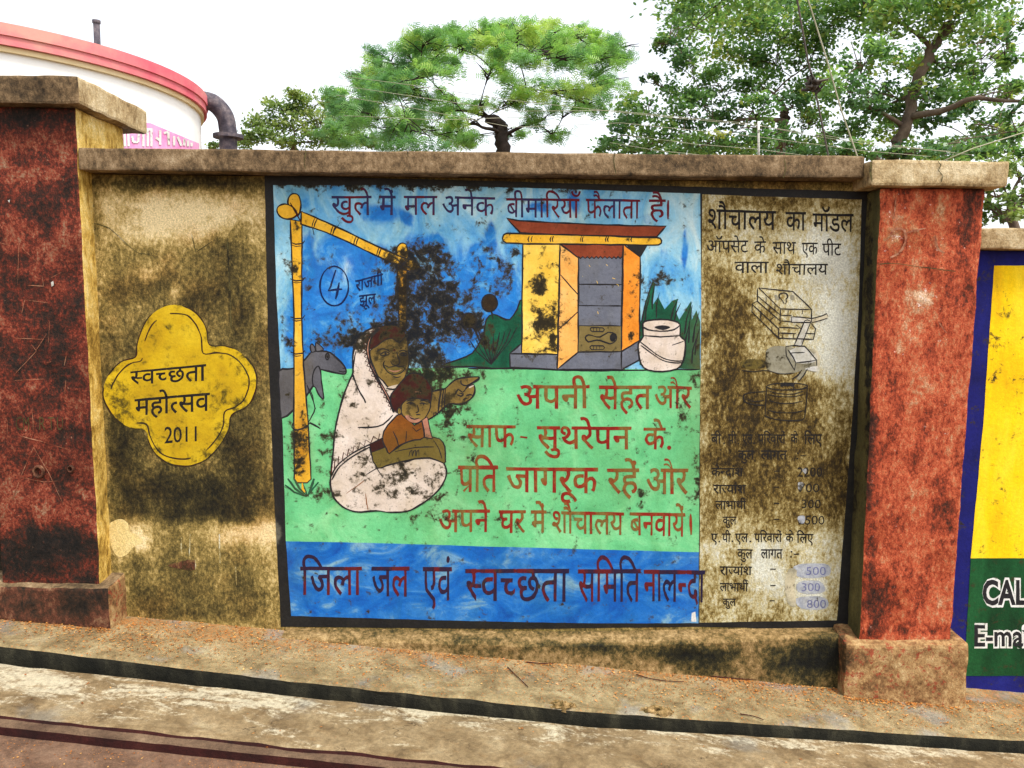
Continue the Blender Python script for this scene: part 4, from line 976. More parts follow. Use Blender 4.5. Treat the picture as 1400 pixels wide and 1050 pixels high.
# scrapes on the bare plaster
p = Paint('plaster_patch', wall).at(0, 550, 3.5)
p.fill([(522, 590), (545, 566), (580, 558), (612, 580), (622, 620), (652, 632), (686, 668), (642, 690), (612, 722), (572, 742), (542, 712), (526, 660)], 'cream_patch', sm=3, cut=8)
p.out()
p = Paint('plaster_scrapes', wall)
p.fill([(230, 773), (248, 767), (266, 766), (268, 776), (262, 780), (244, 777)], 'dullred', sm=2, cut=6)
for pts in ([(260, 730), (259, 760)], [(248, 735), (248, 755)], [(322, 775), (324, 800)], [(267, 765), (268, 785)], [(300, 730), (301, 770)]): p.stroke(pts, 1.2, 'panel')
p.stroke([(311, 330), (313, 372), (315, 410), (316, 446)], 1.6, 'darkside')
p.stroke([(126, 305), (150, 312), (175, 335), (190, 346), (205, 347)], 1.0, 'darkside', sm=2); p.stroke([(262, 320), (268, 345), (290, 330)], .9, 'darkside')
p.out()

LAY[0] = 0
# ================================================================== PILLARS
def pillar(label, loc, shaft, cap, plinth, mats, names=None):
    t = thing('pillar', label, 'pillar', loc, 'red pillars at the ends of the painted wall')
    return t
lp = thing('pillar', 'taller dark red pillar left of the wall, scratched and topped by a broad cement cap', 'pillar', (-1.96, .1, .2), 'red wall pillars')
sx0, sx1 = -2.175, -1.762
def lmat(f): return 1 if f.normal.x > .6 else 0
LTZ = W(103, 147, -.1).z
block('shaft', [(sx0, -.10, .1), (-1.753, -.10, .1), (-1.753, .30, .1), (sx0, .30, .1), (sx0 - .01, -.10, LTZ), (-1.768, -.10, LTZ), (-1.768, .30, LTZ), (sx0 - .01, .30, LTZ)], [M['redoxL'], M['yside']], lp, .012, .03, .004, 2, matfn=lmat)
cz0, cz1 = W(107, 137, -.16).z, W(107, 103, -.16).z
cx = W(107, 120, -.16).x
block('cap', boxc(-2.27, cx, -.16, .44, LTZ + .001, cz1), [M['conc'], M['capR']], lp, .012, .035, .005, 4, matfn=lmat)
bm = bmesh.new()
bz = W(149, 804, -.14).z
hexa(bm, [(-2.32, -.14, gz(-2.3) - .2), (-1.696, -.14, gz(-2.3) - .2), (-1.696, .02, gz(-2.3) - .2), (-2.32, .02, gz(-2.3) - .2), (-2.32, -.14, bz), (-1.696, -.14, bz), (-1.696, .02, bz + .02), (-2.32, .02, bz + .02)])
bmesh.ops.bevel(bm, geom=bm.edges[:], offset=.014, segments=2, affect='EDGES', profile=.6)
bmesh.ops.recalc_face_normals(bm, faces=bm.faces[:]); grid_cut(bm, .03, 'xyz'); bm.normal_update()
for f in bm.faces: f.material_index = 1 if f.normal.x > .6 else (2 if f.normal.z > .6 else 0)
rough(bm, .006, 10, 8)
emit('plinth', bm, [M['plinthL'], M['plinthR'], M['conc']], lp)
p = Paint('scratches', lp, -.104)
for pts in ([(17, 684), (30, 648), (46, 611), (66, 645), (87, 690)], [(26, 652), (60, 659), (80, 657)], [(28, 596), (55, 603), (95, 615)], [(26, 335), (24, 390)], [(30, 338), (52, 360)], [(0, 332), (14, 336)], [(30, 428), (34, 410), (66, 414)],
            [(44, 472), (50, 480), (20, 512)], [(50, 478), (64, 456)], [(20, 462), (60, 464)], [(64, 496), (70, 494)], [(90, 520), (88, 548)], [(44, 557), (46, 590)], [(10, 575), (10, 594)], [(20, 520), (60, 518)], [(68, 440), (66, 470)], [(35, 310), (40, 308)], [(92, 480), (88, 500)],
            [(38, 390), (60, 391), (58, 378)], [(70, 380), (84, 372)]):
    p.stroke(pts, .8, 'scratch', taper=.5)
p.fill([(70, 386), (73, 384), (74, 390), (71, 392)], 'whitepaint'); p.fill([(11, 274), (14, 273), (13, 277)], 'whitepaint')
for x, s_ in ((26, 'C'), (36, 'M'), (58, 'R'), (70, 'T'), (82, 'U')): write(p, [(s_, x - 4, x + 4, 570, 588)], 'darkside', -.012, .4, False)
p.out()
# two plugged holes
def plug(px, py, r, par):
    c = W(px, py, -.104); bm = bmesh.new(); rings = []
    for k, (rr, yy) in enumerate(((1.15, .002), (1.0, -.010), (.75, -.010), (.6, .004), (.0, .012))):
        if rr == 0: rings.append([bm.verts.new((c.x, c.y + yy, c.z))]); continue
        rings.append([bm.verts.new((c.x + r * rr * math.cos(a * .3927 * 1.0) * (1 + .08 * math.sin(a * 2)), c.y + yy, c.z + 1.2 * r * rr * math.sin(a * .3927))) for a in range(16)])
    for k in range(3):
        for i in range(16): bm.faces.new([rings[k][i], rings[k][(i + 1) % 16], rings[k + 1][(i + 1) % 16], rings[k + 1][i]])
    for i in range(16): bm.faces.new([rings[3][i], rings[3][(i + 1) % 16], rings[4][0]])
    bmesh.ops.recalc_face_normals(bm, faces=bm.faces[:])
    if sum(f.normal.y for f in bm.faces) > 0: bmesh.ops.reverse_faces(bm, faces=bm.faces[:])
    emit('pipe_hole', bm, M['plinthL'], par, smooth=True)
plug(53, 645, .022, lp); plug(97, 641, .012, lp)

rp = thing('pillar', 'shorter brick red pillar right of the wall, flaked white in patches and level with the coping', 'pillar', (1.7, .1, -.1), 'red wall pillars')
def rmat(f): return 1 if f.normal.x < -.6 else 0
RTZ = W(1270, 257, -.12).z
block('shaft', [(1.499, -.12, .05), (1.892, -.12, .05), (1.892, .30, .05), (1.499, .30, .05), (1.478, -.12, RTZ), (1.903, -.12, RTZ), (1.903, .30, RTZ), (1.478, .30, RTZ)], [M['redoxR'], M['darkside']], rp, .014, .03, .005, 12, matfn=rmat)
c0 = W(1190, 250, -.165); c1 = W(1379, 250, -.165); ct = W(1280, 219, -.165).z; cb = W(1280, 250, -.165).z
block('cap', boxc(c0.x, c1.x, -.165, .40, RTZ + .001, ct), [M['capR'], M['conc']], rp, .012, .035, .004, 14)
pb = W(1240, 881, -.16).z
block('plinth', [(1.425, -.165, -.45), (1.955, -.165, -.45), (1.955, .03, -.45), (1.425, .03, -.45), (1.428, -.16, pb), (1.952, -.16, pb), (1.945, .03, pb + .025), (1.432, .03, pb + .025)], [M['plinthR']], rp, .016, .03, .008, 16)
p = Paint('cap_crack', rp, -.1685)
p.stroke([(1282, 220), (1286, 226), (1283, 233), (1289, 240), (1287, 249)], 1.3, 'darkside'); p.stroke([(1191, 221), (1190, 236), (1192, 249)], 2.2, 'darkside')
p.out()
p = Paint('scratches', rp, -.126)
p.stroke([(1216, 322), (1224, 313), (1236, 315), (1238, 330), (1230, 345), (1217, 352)], 2.6, 'scratch', sm=3)
p.stroke([(1240, 318), (1255, 314), (1266, 312)], 1.8, 'scratch'); p.stroke([(1278, 322), (1282, 340), (1292, 346)], 2.4, 'scratch', sm=2)
p.stroke([(1200, 361), (1225, 360), (1250, 364), (1275, 367), (1306, 371)], 1.0, 'darkside'); p.stroke([(1225, 270), (1222, 300)], 1.6, 'scratch'); p.stroke([(1283, 440), (1294, 455)], 1.2, 'scratch')
p.out()

# ================================================================== NEIGHBOURING WALLS
rw = thing('boundary_wall', 'lower blue bordered wall with yellow and green panels right of the brick red pillar', 'wall', (3.4, .1, -.1))
rcz0, rcz1 = W(1390, 341, -.03).z, W(1390, 312, -.03).z
bm = bmesh.new(); hexa(bm, boxc(1.86, 5.9, .03, .22, -.8, rcz0 - .003)); grid_cut(bm, .06, 'xz')
emit('plaster_body', bm, M['blueR'], rw)
block('coping', boxc(1.9, 5.9, -.04, .27, rcz0, rcz1), M['capR'], rw, .008, .06, .004, 21)
PL = .03
def WX(x, py): return py
p = Paint('yellow_panel', rw, PL); p.fill([(1359, 363), (1990, 363), (2000, 764), (1327, 763), (1344, 580)], 'yellR', cut=24); p.out()
p = Paint('green_panel', rw, PL); p.fill([(1327, 763), (2000, 765), (2000, 925), (1318, 924)], 'greenR', cut=24); p.out()
def latin(nm, items, bold):
    p = Paint(nm, rw, PL)
    write(p, items, 'whitelet', bold + .06, .6, False); write(p, items, 'ink', bold, .6, False); p.out()
latin('call_lettering', [('CALL', 1343, 1420, 794, 826)], .028)
latin('email_lettering', [('E-mail', 1332, 1412, 855, 883)], .020)
lw_ = thing('boundary_wall', 'sliver of dark grimy wall beyond the taller left pillar', 'wall', (-4, .1, .2))
bm = bmesh.new(); hexa(bm, boxc(-6, -2.15, .04, .24, -.3, 2.35)); grid_cut(bm, .1, 'xz')
emit('plaster_body', bm, M['rawwall'], lw_)
block('coping', boxc(-6, -2.2, -.05, .3, 2.352, 2.44), M['conc'], lw_, .008, .08, .004, 31)
#SPLIT2
# ================================================================== BACKGROUND
def simple(name, stops, scale=4, rough_=.8, bd=.003, metal=0):
    q = N(name); a = q.noise(scale, 6, .6); b = q.noise(60, 4, .6)
    m = q.done(q.ramp(a, stops), rough_, b, bd, .4); q.b.inputs['Metallic'].default_value = metal
    return m
M['tankwhite'] = simple('white_limewash', [(.3, S(238, 236, 230)), (.7, S(246, 245, 242))])
M['pink'] = simple('pink_cornice_paint', [(.38, S(212, 98, 112)), (.5, S(216, 122, 126)), (.62, S(216, 152, 138))], 1.6)
M['cream'] = simple('cream_trim_paint', [(.35, S(224, 200, 150)), (.7, S(234, 216, 176))], 3)
M['magenta'] = simple('magenta_sign_paint', [(.3, S(226, 130, 184)), (.7, S(234, 180, 212))], 6)
M['iron'] = simple('rusty_iron', [(.3, S(50, 46, 54)), (.48, S(76, 70, 78)), (.62, S(104, 94, 96)), (.75, S(132, 124, 128))], 16, .7, .008)
M['wire'] = simple('pale_wire', [(.3, S(150, 148, 120)), (.7, S(176, 172, 150))], 8, .5)
M['rope'] = simple('dark_rope', [(.3, S(60, 54, 50)), (.7, S(96, 88, 80))], 20)
M['bark'] = simple('grey_brown_bark', [(.3, S(76, 64, 54)), (.55, S(108, 92, 78)), (.8, S(140, 124, 106))], 8, .9, .02)
M['darkbark'] = simple('dark_bark', [(.3, S(34, 28, 26)), (.6, S(54, 44, 40)), (.8, S(74, 62, 56))], 8, .9, .02)

def lathe(bm, prof, cx, cy, seg=64, mat=0, a0=0, a1=360):
    rows = []
    full = abs(a1 - a0) >= 359.9
    n = seg if full else seg + 1
    for r, z in prof:
        rows.append([bm.verts.new((cx + r * math.cos(R(a0 + (a1 - a0) * i / seg)), cy + r * math.sin(R(a0 + (a1 - a0) * i / seg)), z)) for i in range(n)])
    for k in range(len(rows) - 1):
        for i in range(seg):
            f = bm.faces.new([rows[k][i], rows[k][(i + 1) % n], rows[k + 1][(i + 1) % n], rows[k + 1][i]]); f.material_index = mat
def tube(bm, pts, rad, seg=8, mat=0):
    P = [Vector(p) for p in pts]; n = len(P); rows = []
    rads = rad if isinstance(rad, (list, tuple)) else [rad] * n
    up = Vector((.13, .31, .94))
    for i in range(n):
        d = (P[min(i + 1, n - 1)] - P[max(i - 1, 0)]).normalized()
        a = d.cross(up)
        if a.length < .05: a = d.cross(Vector((1, 0, 0)))
        a.normalize(); b = d.cross(a)
        rows.append([bm.verts.new(P[i] + (a * math.cos(2 * math.pi * k / seg) + b * math.sin(2 * math.pi * k / seg)) * rads[i]) for k in range(seg)])
    for i in range(n - 1):
        for k in range(seg):
            f = bm.faces.new([rows[i][k], rows[i][(k + 1) % seg], rows[i + 1][(k + 1) % seg], rows[i + 1][k]]); f.material_index = mat; f.smooth = True
    for rw_ in (rows[0][::-1], rows[-1]):
        try: bm.faces.new(rw_)
        except ValueError: pass
# ---- round tank house
dT = ray(283, 150); az = math.atan2(dT.x, dT.y); t_len = 9.0; RT = 2.0
tx, ty = t_len * math.sin(az), -CD + t_len * math.cos(az)
tcx, tcy = tx - RT * math.cos(az), ty + RT * math.sin(az)
zt = CH + t_len * dT.z / math.hypot(dT.x, dT.y)
tank = thing('water_tank', 'round white water tank house with pink rim behind the left pillar', 'water tank', (tcx, tcy, -.2))
def el(px, py, dist): d = ray(px, py); return CH + dist * d.z / math.hypot(d.x, d.y)
zc_t = el(0, 35, .803 * t_len); zc_b = el(0, 62, .803 * t_len); zc_t += .025
bm = bmesh.new(); lathe(bm, [(RT - .06, -.3), (RT - .06, zc_b + .02)], tcx, tcy, 96); emit('drum', bm, M['tankwhite'], tank, True, False)
bm = bmesh.new(); lathe(bm, [(RT - .06, zc_b - .03), (RT - .03, zc_b - .03), (RT - .03, zc_b + .01), (RT - .05, zc_b + .012)], tcx, tcy, 96); emit('trim', bm, M['cream'], tank, False, False)
bm = bmesh.new(); zm = (zc_t * .45 + zc_b * .55)
lathe(bm, [(RT - .07, zc_b + .012), (RT, zc_b + .012), (RT, zm), (RT + .014, zm + .004), (RT + .014, zc_t), (RT - .1, zc_t + .01)], tcx, tcy, 96); emit('rim', bm, M['pink'], tank, False, False)
bm = bmesh.new(); lathe(bm, [(RT - .1, zc_t + .009)] + [((RT - .1) * math.cos(R(a)), zc_t + .009 + .10 * math.sin(R(a))) for a in (10, 20, 30, 40, 50, 60, 70, 80, 89.5)], tcx, tcy, 64); emit('roof', bm, M['tankwhite'], tank, True, False)
pd = ray(133, 60); ph = math.hypot(pd.x, pd.y); pdst = 8.3
px_, py_ = pdst * pd.x / ph, -CD + pdst * pd.y / ph
bm = bmesh.new(); tube(bm, [(px_, py_, el(133, 66, pdst) - .3), (px_, py_, el(133, 31, pdst))], .028, 10); tube(bm, [(px_, py_, el(133, 32, pdst)), (px_, py_, el(133, 28, pdst))], .036, 10); emit('vent_pipe', bm, M['iron'], tank, False, False)
def TP(px, py, dist): d = ray(px, py); h = math.hypot(d.x, d.y); return Vector((dist * d.x / h, -CD + dist * d.y / h, CH + dist * d.z / h))
bm = bmesh.new()
pp = smooth([(278, 137), (290, 140), (300, 148), (308, 160), (311, 175), (312, 190), (312, 260)], False, 4)
tube(bm, [TP(x, y, 8.9) for x, y in pp], .088, 16)
pipe = emit('overflow_pipe', bm, M['iron'], tank, False, False)
bm = bmesh.new(); c = TP(312, 187, 8.9); lathe(bm, [(.08, c.z - .015), (.15, c.z - .015), (.15, c.z + .02), (.08, c.z + .02)], c.x, c.y, 20); emit('flange', bm, M['iron'], pipe, False, False)
# sign band on the drum
az_c = lambda px: (lambda d: math.atan2(d.x, d.y))(ray(px, 185))
bm = bmesh.new()
def drum_hit(px, py, r):                                          # where a sight line meets the drum
    d = ray(px, py); o = Vector((0, -CD, CH)); a = d.x ** 2 + d.y ** 2; ox, oy = o.x - tcx, o.y - tcy
    b_ = ox * d.x + oy * d.y; cc = ox * ox + oy * oy - r * r; disc = max(b_ * b_ - a * cc, 0)
    return o + d * ((-b_ - math.sqrt(disc)) / a)
for x0, x1, y0, y1 in ((166, 272, 168, 215),):
    A = []
    for i in range(25):
        x = x0 + (x1 - x0) * i / 24
        t_ = drum_hit(x, 168 + (x - 205) * .42 if x > 205 else 168, RT - .052)
        A.append((bm.verts.new(t_), bm.verts.new((t_.x, t_.y, t_.z - .5))))
    for i in range(24): bm.faces.new([A[i][0], A[i + 1][0], A[i + 1][1], A[i][1]])
sign = emit('painted_sign', bm, M['magenta'], tank, False, False)
bm = bmesh.new()
def sq(px, py): return drum_hit(px, py, RT - .046)
def bar(pts, wd):
    for (x0, y0), (x1, y1) in zip(pts[:-1], pts[1:]):
        dx, dy = x1 - x0, y1 - y0; l = math.hypot(dx, dy) or 1; ox, oy = -dy / l * wd / 2, dx / l * wd / 2
        bm.faces.new([bm.verts.new(sq(a, b_)) for a, b_ in ((x0 + ox, y0 + oy), (x1 + ox, y1 + oy), (x1 - ox, y1 - oy), (x0 - ox, y0 - oy))])
for pts in ([(170, 176), (171, 200)], [(175, 176), (176, 200)], [(181, 186), (182, 194), (189, 194), (190, 176)], [(196, 176), (196, 200)], [(202, 176), (202, 200)], [(207, 178), (207, 200)], [(169, 175), (209, 177)],
            [(219, 178), (219, 198)], [(213, 188), (219, 192)], [(224, 182), (230, 180), (231, 198)], [(238, 186), (238, 199)], [(243, 187), (248, 199)], [(252, 190), (252, 199)], [(257, 192), (257, 200)], [(262, 195), (262, 200)]):
    bar(pts, 3.2)
emit('sign_lettering', bm, M['whitelet'], sign, False, False)

# ---- trees
def leafmat(name, cols, trans=.35):
    q = N(name); at = q.attr('tint'); c = q.ramp(at, cols)
    q.t.nodes.remove(q.b)
    d = q.n('BsdfDiffuse'); t = q.n('BsdfTranslucent'); g = q.n('BsdfGlossy'); mx = q.n('MixShader'); m2 = q.n('MixShader')
    q.put(d.inputs[0], c); q.put(t.inputs[0], q.mix(1.0, c, (.92, 1.0, .60), 'MULTIPLY')); g.inputs['Roughness'].default_value = .4
    g.inputs[0].default_value = (.8, .8, .8, 1)
    mx.inputs[0].default_value = trans; m2.inputs[0].default_value = .04
    q.t.links.new(d.outputs[0], mx.inputs[1]); q.t.links.new(t.outputs[0], mx.inputs[2])
    q.t.links.new(mx.outputs[0], m2.inputs[1]); q.t.links.new(g.outputs[0], m2.inputs[2])
    q.t.links.new(m2.outputs[0], q.o.inputs['Surface'])
    return q.m
M['leafA'] = leafmat('feathery_leaves', [(.1, S(96, 142, 96)), (.4, S(126, 172, 104)), (.7, S(158, 200, 108)), (.95, S(188, 210, 116))], .52)
M['leafB'] = leafmat('round_leaves', [(.1, S(72, 108, 70)), (.4, S(104, 146, 86)), (.7, S(142, 176, 98)), (.95, S(186, 192, 98))], .48)
M['leafC'] = leafmat('pale_leaves', [(.1, S(84, 112, 62)), (.5, S(124, 150, 80)), (.9, S(166, 178, 104))], .45)

def leaf_mesh(name, quads, tints, mat, parent):
    n = len(quads)
    me = bpy.data.meshes.new(name)
    V = np.asarray(quads, np.float32); k = V.shape[1]
    V = V.reshape(-1, 3) - np.array(origin(parent), np.float32)
    me.vertices.add(n * k); me.vertices.foreach_set('co', V.ravel())
    me.loops.add(n * k); me.loops.foreach_set('vertex_index', np.arange(n * k, dtype=np.int32))
    me.polygons.add(n); me.polygons.foreach_set('loop_start', np.arange(0, n * k, k, dtype=np.int32)); me.polygons.foreach_set('loop_total', np.full(n, k, np.int32))
    me.update(calc_edges=True); me.validate()
    at = me.attributes.new('tint', 'FLOAT', 'POINT'); at.data.foreach_set('value', np.repeat(np.asarray(tints, np.float32), k))
    me.materials.append(mat)
    return link(bpy.data.objects.new(name, me), parent)
def rot_frames(n, tilt):
    """random leaf frames: long axis a, cross axis b (n,3)"""
    th = rng.uniform(0, 2 * np.pi, n); el_ = rng.normal(-.25, tilt, n)
    a = np.stack([np.cos(th) * np.cos(el_), np.sin(th) * np.cos(el_), np.sin(el_)], 1)
    r = rng.normal(size=(n, 3)) * tilt + np.array([0, 0, 1.0])
    b = np.cross(a, r); b /= np.linalg.norm(b, axis=1)[:, None]
    return a, b
def grow(name, label, dist, trunkpx, clumps, leafkind, mat, bark, density, group=None, trunk_r=.16, leaf=.09, depth=1.0, tip_r=.012):
    """trunk and limbs reach every clump of the crown; clumps are given as (px, py, rx, ry, tint) at the tree's own distance"""
    k = dist / F
    def at(px, py, off=0): d = ray(px, py); return Vector((0, -CD, CH)) + d * ((dist + off) / d.y)
    root = at(*trunkpx[0]); base = Vector((root.x, root.y, gz(root.x, -.34)))
    t = thing(name, label, 'tree', base, group)
    bm = bmesh.new()
    # main stem(s)
    nodes = []                                                    # (pos, radius)
    stem = [base] + [at(*p) for p in trunkpx]
    for i in range(len(stem) - 1):
        for j in range(6):
            u = j / 6; nodes.append((stem[i].lerp(stem[i + 1], u), trunk_r * (1 - .45 * (i + u) / len(stem))))
    nodes.append((stem[-1], trunk_r * .55))
    tube(bm, [n_[0] + Vector((rng.normal() * .02, rng.normal() * .02, 0)) for n_ in nodes], [n_[1] for n_ in nodes], 9)
    top = stem[-1]; NP = [n_ for n_ in nodes if n_[0].z > 1.9] or [nodes[-1]]
    cl = []
    for (px, py, rx, ry, tint) in clumps:  # paler tints put the lit clumps into the leaf colour
        off = rng.normal() * depth
        c_ = at(px, py, off); cl.append((c_, rx * k, ry * k, tint))
    cl.sort(key=lambda c_: (c_[0] - top).length)
    Q, T = [], []
    for c_, rx, ry, tint in cl:
        tgt = c_ - Vector((0, 0, ry * .35))
        best = min(NP, key=lambda n_: (n_[0] - tgt).length * (1 + .5 * max(0, n_[0].z - tgt.z)) - n_[1] * 2)
        p0, r0 = best; L = (tgt - p0).length
        r1 = max(tip_r, min(r0 * .7, .022 + L * .02))
        mid = p0.lerp(tgt, .5) + Vector((rng.normal() * .10 * L, rng.normal() * .1 * L, .10 * L))
        pts = []
        m = 9
        for j in range(m + 1):
            u = j / m; q_ = p0 * (1 - u) ** 2 + mid * 2 * u * (1 - u) + tgt * u * u
            q_ += Vector(mnoise.noise_vector(q_ * 2.2)) * .07 * L * math.sin(u * math.pi) * 1.2
            pts.append((q_, r1 * (1 - .62 * u)))
        tube(bm, [a for a, _ in pts], [b_ for _, b_ in pts], 7); NP += pts[3:]
        # twigs in the clump
        ends = []
        for j in range(7):
            e = c_ + Vector((rng.uniform(-1, 1) * rx, rng.uniform(-1, 1) * rx * .8, rng.uniform(-.6, .9) * ry)); ends.append(e)
            s_ = pts[rng.integers(5, m + 1)][0]; md = s_.lerp(e, .5) + Vector((rng.normal() * .05, 0, .04)) * L
            tube(bm, [s_, s_.lerp(md, .6), md, e.lerp(md, .4), e], [tip_r, tip_r * .85, tip_r * .7, tip_r * .5, tip_r * .35], 5)
        n = int(density * rx * (ry + .25 * rx) / (leaf * leaf) * (26.0 if leafkind == 'round' else 8.0))
        nsub = max(4, int(n / 45))
        sub = rng.uniform(-1, 1, (nsub, 3)); sub = sub / np.maximum(np.linalg.norm(sub, axis=1), .001)[:, None] * (rng.uniform(.25, 1, nsub) ** .5)[:, None]
        idx = rng.integers(0, nsub, n)
        pos = sub[idx] * np.array([rx, rx * .9, ry]) * .92 + rng.normal(size=(n, 3)) * np.array([rx * .22, rx * .22, min(ry * .25, rx * .22)])
        if leafkind == 'frond': pos = pos * np.array([1.22, 1.22, 1.5])
        pos += np.array(c_)
        stint = np.clip(tint + rng.normal(0, .20, nsub), .02, .98)[idx]
        ti = np.clip(stint + rng.normal(0, .07, n), .02, .98)
        a, b_ = rot_frames(n, .55)
        if leafkind == 'round':
            s_ = leaf * rng.uniform(.6, 1.15, n)[:, None]
            lx = [(-.5, 0), (-.2, .36), (.18, .34), (.62, 0), (.18, -.34), (-.2, -.36)]
            droop = rng.uniform(-.15, .1, n)[:, None]
            V = np.stack([pos + a * s_ * u + b_ * s_ * v + np.array([0, 0, 1.]) * (abs(u) * droop * s_) for u, v in lx], 1)
            Q.append(V); T.append(ti)
        else:
            # pinnate fronds: rows of narrow leaflets either side of a drooping rib
            s_ = leaf * 2.6 * rng.uniform(.7, 1.2, n)[:, None]
            for j in range(5):
                u = -.5 + j * .25
                for sd in (1, -1):
                    r0_ = pos + a * s_ * u - np.array([0, 0, 1.]) * s_ * .25 * (u + .5) ** 2
                    tipv = r0_ + b_ * sd * s_ * .34 + a * s_ * .10
                    V = np.stack([r0_ - a * s_ * .05, r0_ + a * s_ * .05, tipv + a * s_ * .045, tipv - a * s_ * .045], 1)
                    Q.append(V); T.append(ti)
    emit('trunk', bm, M[bark], t, False, False)
    leaf_mesh('crown', np.concatenate(Q), np.concatenate(T), M[mat], t)
    return t
C1 = []
_tx = [455, 480, 520, 560, 610, 690, 760, 800, 850, 866]; _ty = [150, 108, 80, 52, 36, 26, 34, 46, 48, 76]
random.seed(5)
for _x in range(470, 862, 22):
    _t = float(np.interp(_x, _tx, _ty)); _b = .45 + .35 * math.exp(-((_x - 710) / 110.) ** 2)
    for _k, _d in enumerate((10, 26, 44)):  # tint drops row by row, shading the crown's underside in colour
        if _k == 2 and 610 < _x < 680: continue
        if _k == 2 and _x > 830: continue
        C1.append((_x + random.uniform(-9, 9), _t + _d + random.uniform(-5, 5), random.uniform(20, 30), random.uniform(7, 10), _b - .13 * _k + random.uniform(-.08, .08)))
C1 += [(578,98,26,8,.5),(570,128,30,8,.45),(610,150,30,7,.45),(655,142,22,6,.5),(672,92,20,7,.6),(540,115,30,9,.45),(640,168,26,6,.5),(482,150,34,10,.4),(470,172,26,10,.4),(515,160,36,10,.42),(560,150,30,8,.4),(545,182,36,9,.4),(500,190,40,8,.4),(590,176,34,8,.45),(622,188,28,8,.5),(570,198,36,6,.4),(455,190,24,8,.42),(650,196,26,6,.5),
       (720,118,34,9,.7),(760,126,40,9,.65),(800,120,36,9,.5),(700,140,22,6,.5),(745,160,28,7,.45),(806,142,24,7,.4),(780,150,22,6,.4),(700,184,18,6,.5),(755,182,22,6,.42),(836,112,26,9,.38),(610,130,18,6,.4),(560,118,30,8,.42),(600,100,20,6,.5)]
grow('umbrella_tree', 'flat crowned tree with feathery leaves in the middle behind the wall', 15.0, [(690, 232), (688, 195), (684, 172), (668, 160)], C1, 'frond', 'leafA', 'darkbark', .82, 'trees behind the wall', .16, .048, 1.5, .012)
random.seed(3)
C2 = []
for (cx, cy, rx, ry, tn) in [(955,28,50,28,.5),(1010,25,45,24,.6),(1065,35,50,26,.55),(1120,30,40,26,.45),(940,75,30,22,.4),(1000,70,46,24,.6),(1060,80,40,22,.45),(1110,75,34,26,.4),(930,120,30,20,.35),(985,110,36,20,.45),(1045,115,36,18,.35),(1100,118,34,22,.4),
      (880,150,34,20,.4),(845,186,26,16,.35),(935,160,36,18,.4),(1000,160,34,16,.35),(1060,178,30,14,.35),(1110,160,30,20,.35),(900,190,44,14,.45),(960,195,40,12,.45),(1020,195,40,12,.4),(1090,198,40,12,.35),(905,60,14,12,.35),(890,110,14,12,.3),(915,45,16,12,.35),(860,168,22,14,.4),(1130,190,30,14,.35),(830,200,24,10,.35),(870,205,34,10,.4),(930,208,40,9,.4),(990,208,40,9,.4),(1050,210,40,9,.35),(1110,210,40,9,.4),(1030,145,36,12,.4),(960,135,34,12,.45),(1085,140,30,12,.35),(990,-10,80,24,.5),(1090,-10,70,24,.5)]:
    C2.append((cx, cy, rx, ry, tn))
grow('leafy_tree', 'round leaved tree with a low fork, left of the two large trees', 11.0, [(1068, 225), (1072, 165), (1075, 150)], C2, 'round', 'leafB', 'bark', .76, 'trees behind the wall', .085, .057, .9, .007)
C3 = [(1175,25,44,30,.55),(1230,20,44,28,.6),(1290,25,44,30,.7),(1345,40,36,30,.6),(1180,80,34,24,.4),(1235,85,40,26,.5),(1290,85,40,26,.6),(1345,90,30,24,.5),(1385,70,18,26,.4),(1160,120,36,24,.35),(1215,135,40,24,.45),(1270,130,36,20,.45),(1330,125,34,20,.55),(1380,125,22,22,.5),
      (1170,170,34,18,.35),(1225,180,38,18,.4),(1285,165,30,14,.4),(1310,195,34,14,.4),(1355,165,30,18,.45),(1390,170,18,22,.4),(1250,205,40,12,.35),(1180,205,36,12,.35),(1340,205,34,16,.4),(1300,-12,90,22,.6),(1180,-12,80,22,.5),(1390,25,20,20,.5),(1150,212,40,10,.35),(1220,214,40,9,.4),(1290,212,40,9,.4),(1350,208,36,12,.45),(1395,205,20,16,.45),(1395,130,16,20,.5),(1240,155,36,12,.4),(1190,145,30,12,.35),(1310,150,30,12,.5),(1360,185,34,12,.45)]
grow('leafy_tree', 'round leaved tree with a leaning trunk, behind the brick red pillar', 10.0, [(1218, 230), (1236, 175), (1262, 90), (1300, 30)], C3, 'round', 'leafB', 'bark', .76, 'trees behind the wall', .085, .057, .9, .007)
C4 = [(385,146,26,12,.5),(420,140,30,12,.6),(358,166,24,12,.4),(398,168,34,14,.6),(440,160,28,14,.65),(350,186,24,10,.45),(380,190,34,10,.5),(425,190,36,12,.55),(462,182,24,14,.5),(475,166,20,10,.5),(335,196,22,8,.45),(500,192,24,10,.5),(312,192,16,8,.4),(296,199,14,6,.4),(400,128,14,8,.55),(450,140,16,8,.6)]
grow('small_tree', 'small pale tree beside the bent iron pipe', 19.0, [(402, 230), (402, 190)], C4, 'round', 'leafC', 'bark', .8, 'trees behind the wall', .10, .075, .6, .01)
C5 = [(1365,225,24,18,.6),(1395,235,22,22,.5),(1362,262,20,22,.6),(1390,280,22,20,.5),(1372,300,26,16,.45),(1355,290,14,18,.5),(1420,260,24,40,.5)]
grow('young_tree', 'bushy young tree rising over the low blue bordered wall', 7.0, [(1385, 340), (1383, 270)], C5, 'round', 'leafC', 'bark', .8, 'trees behind the wall', .05, .045, .25, .008)

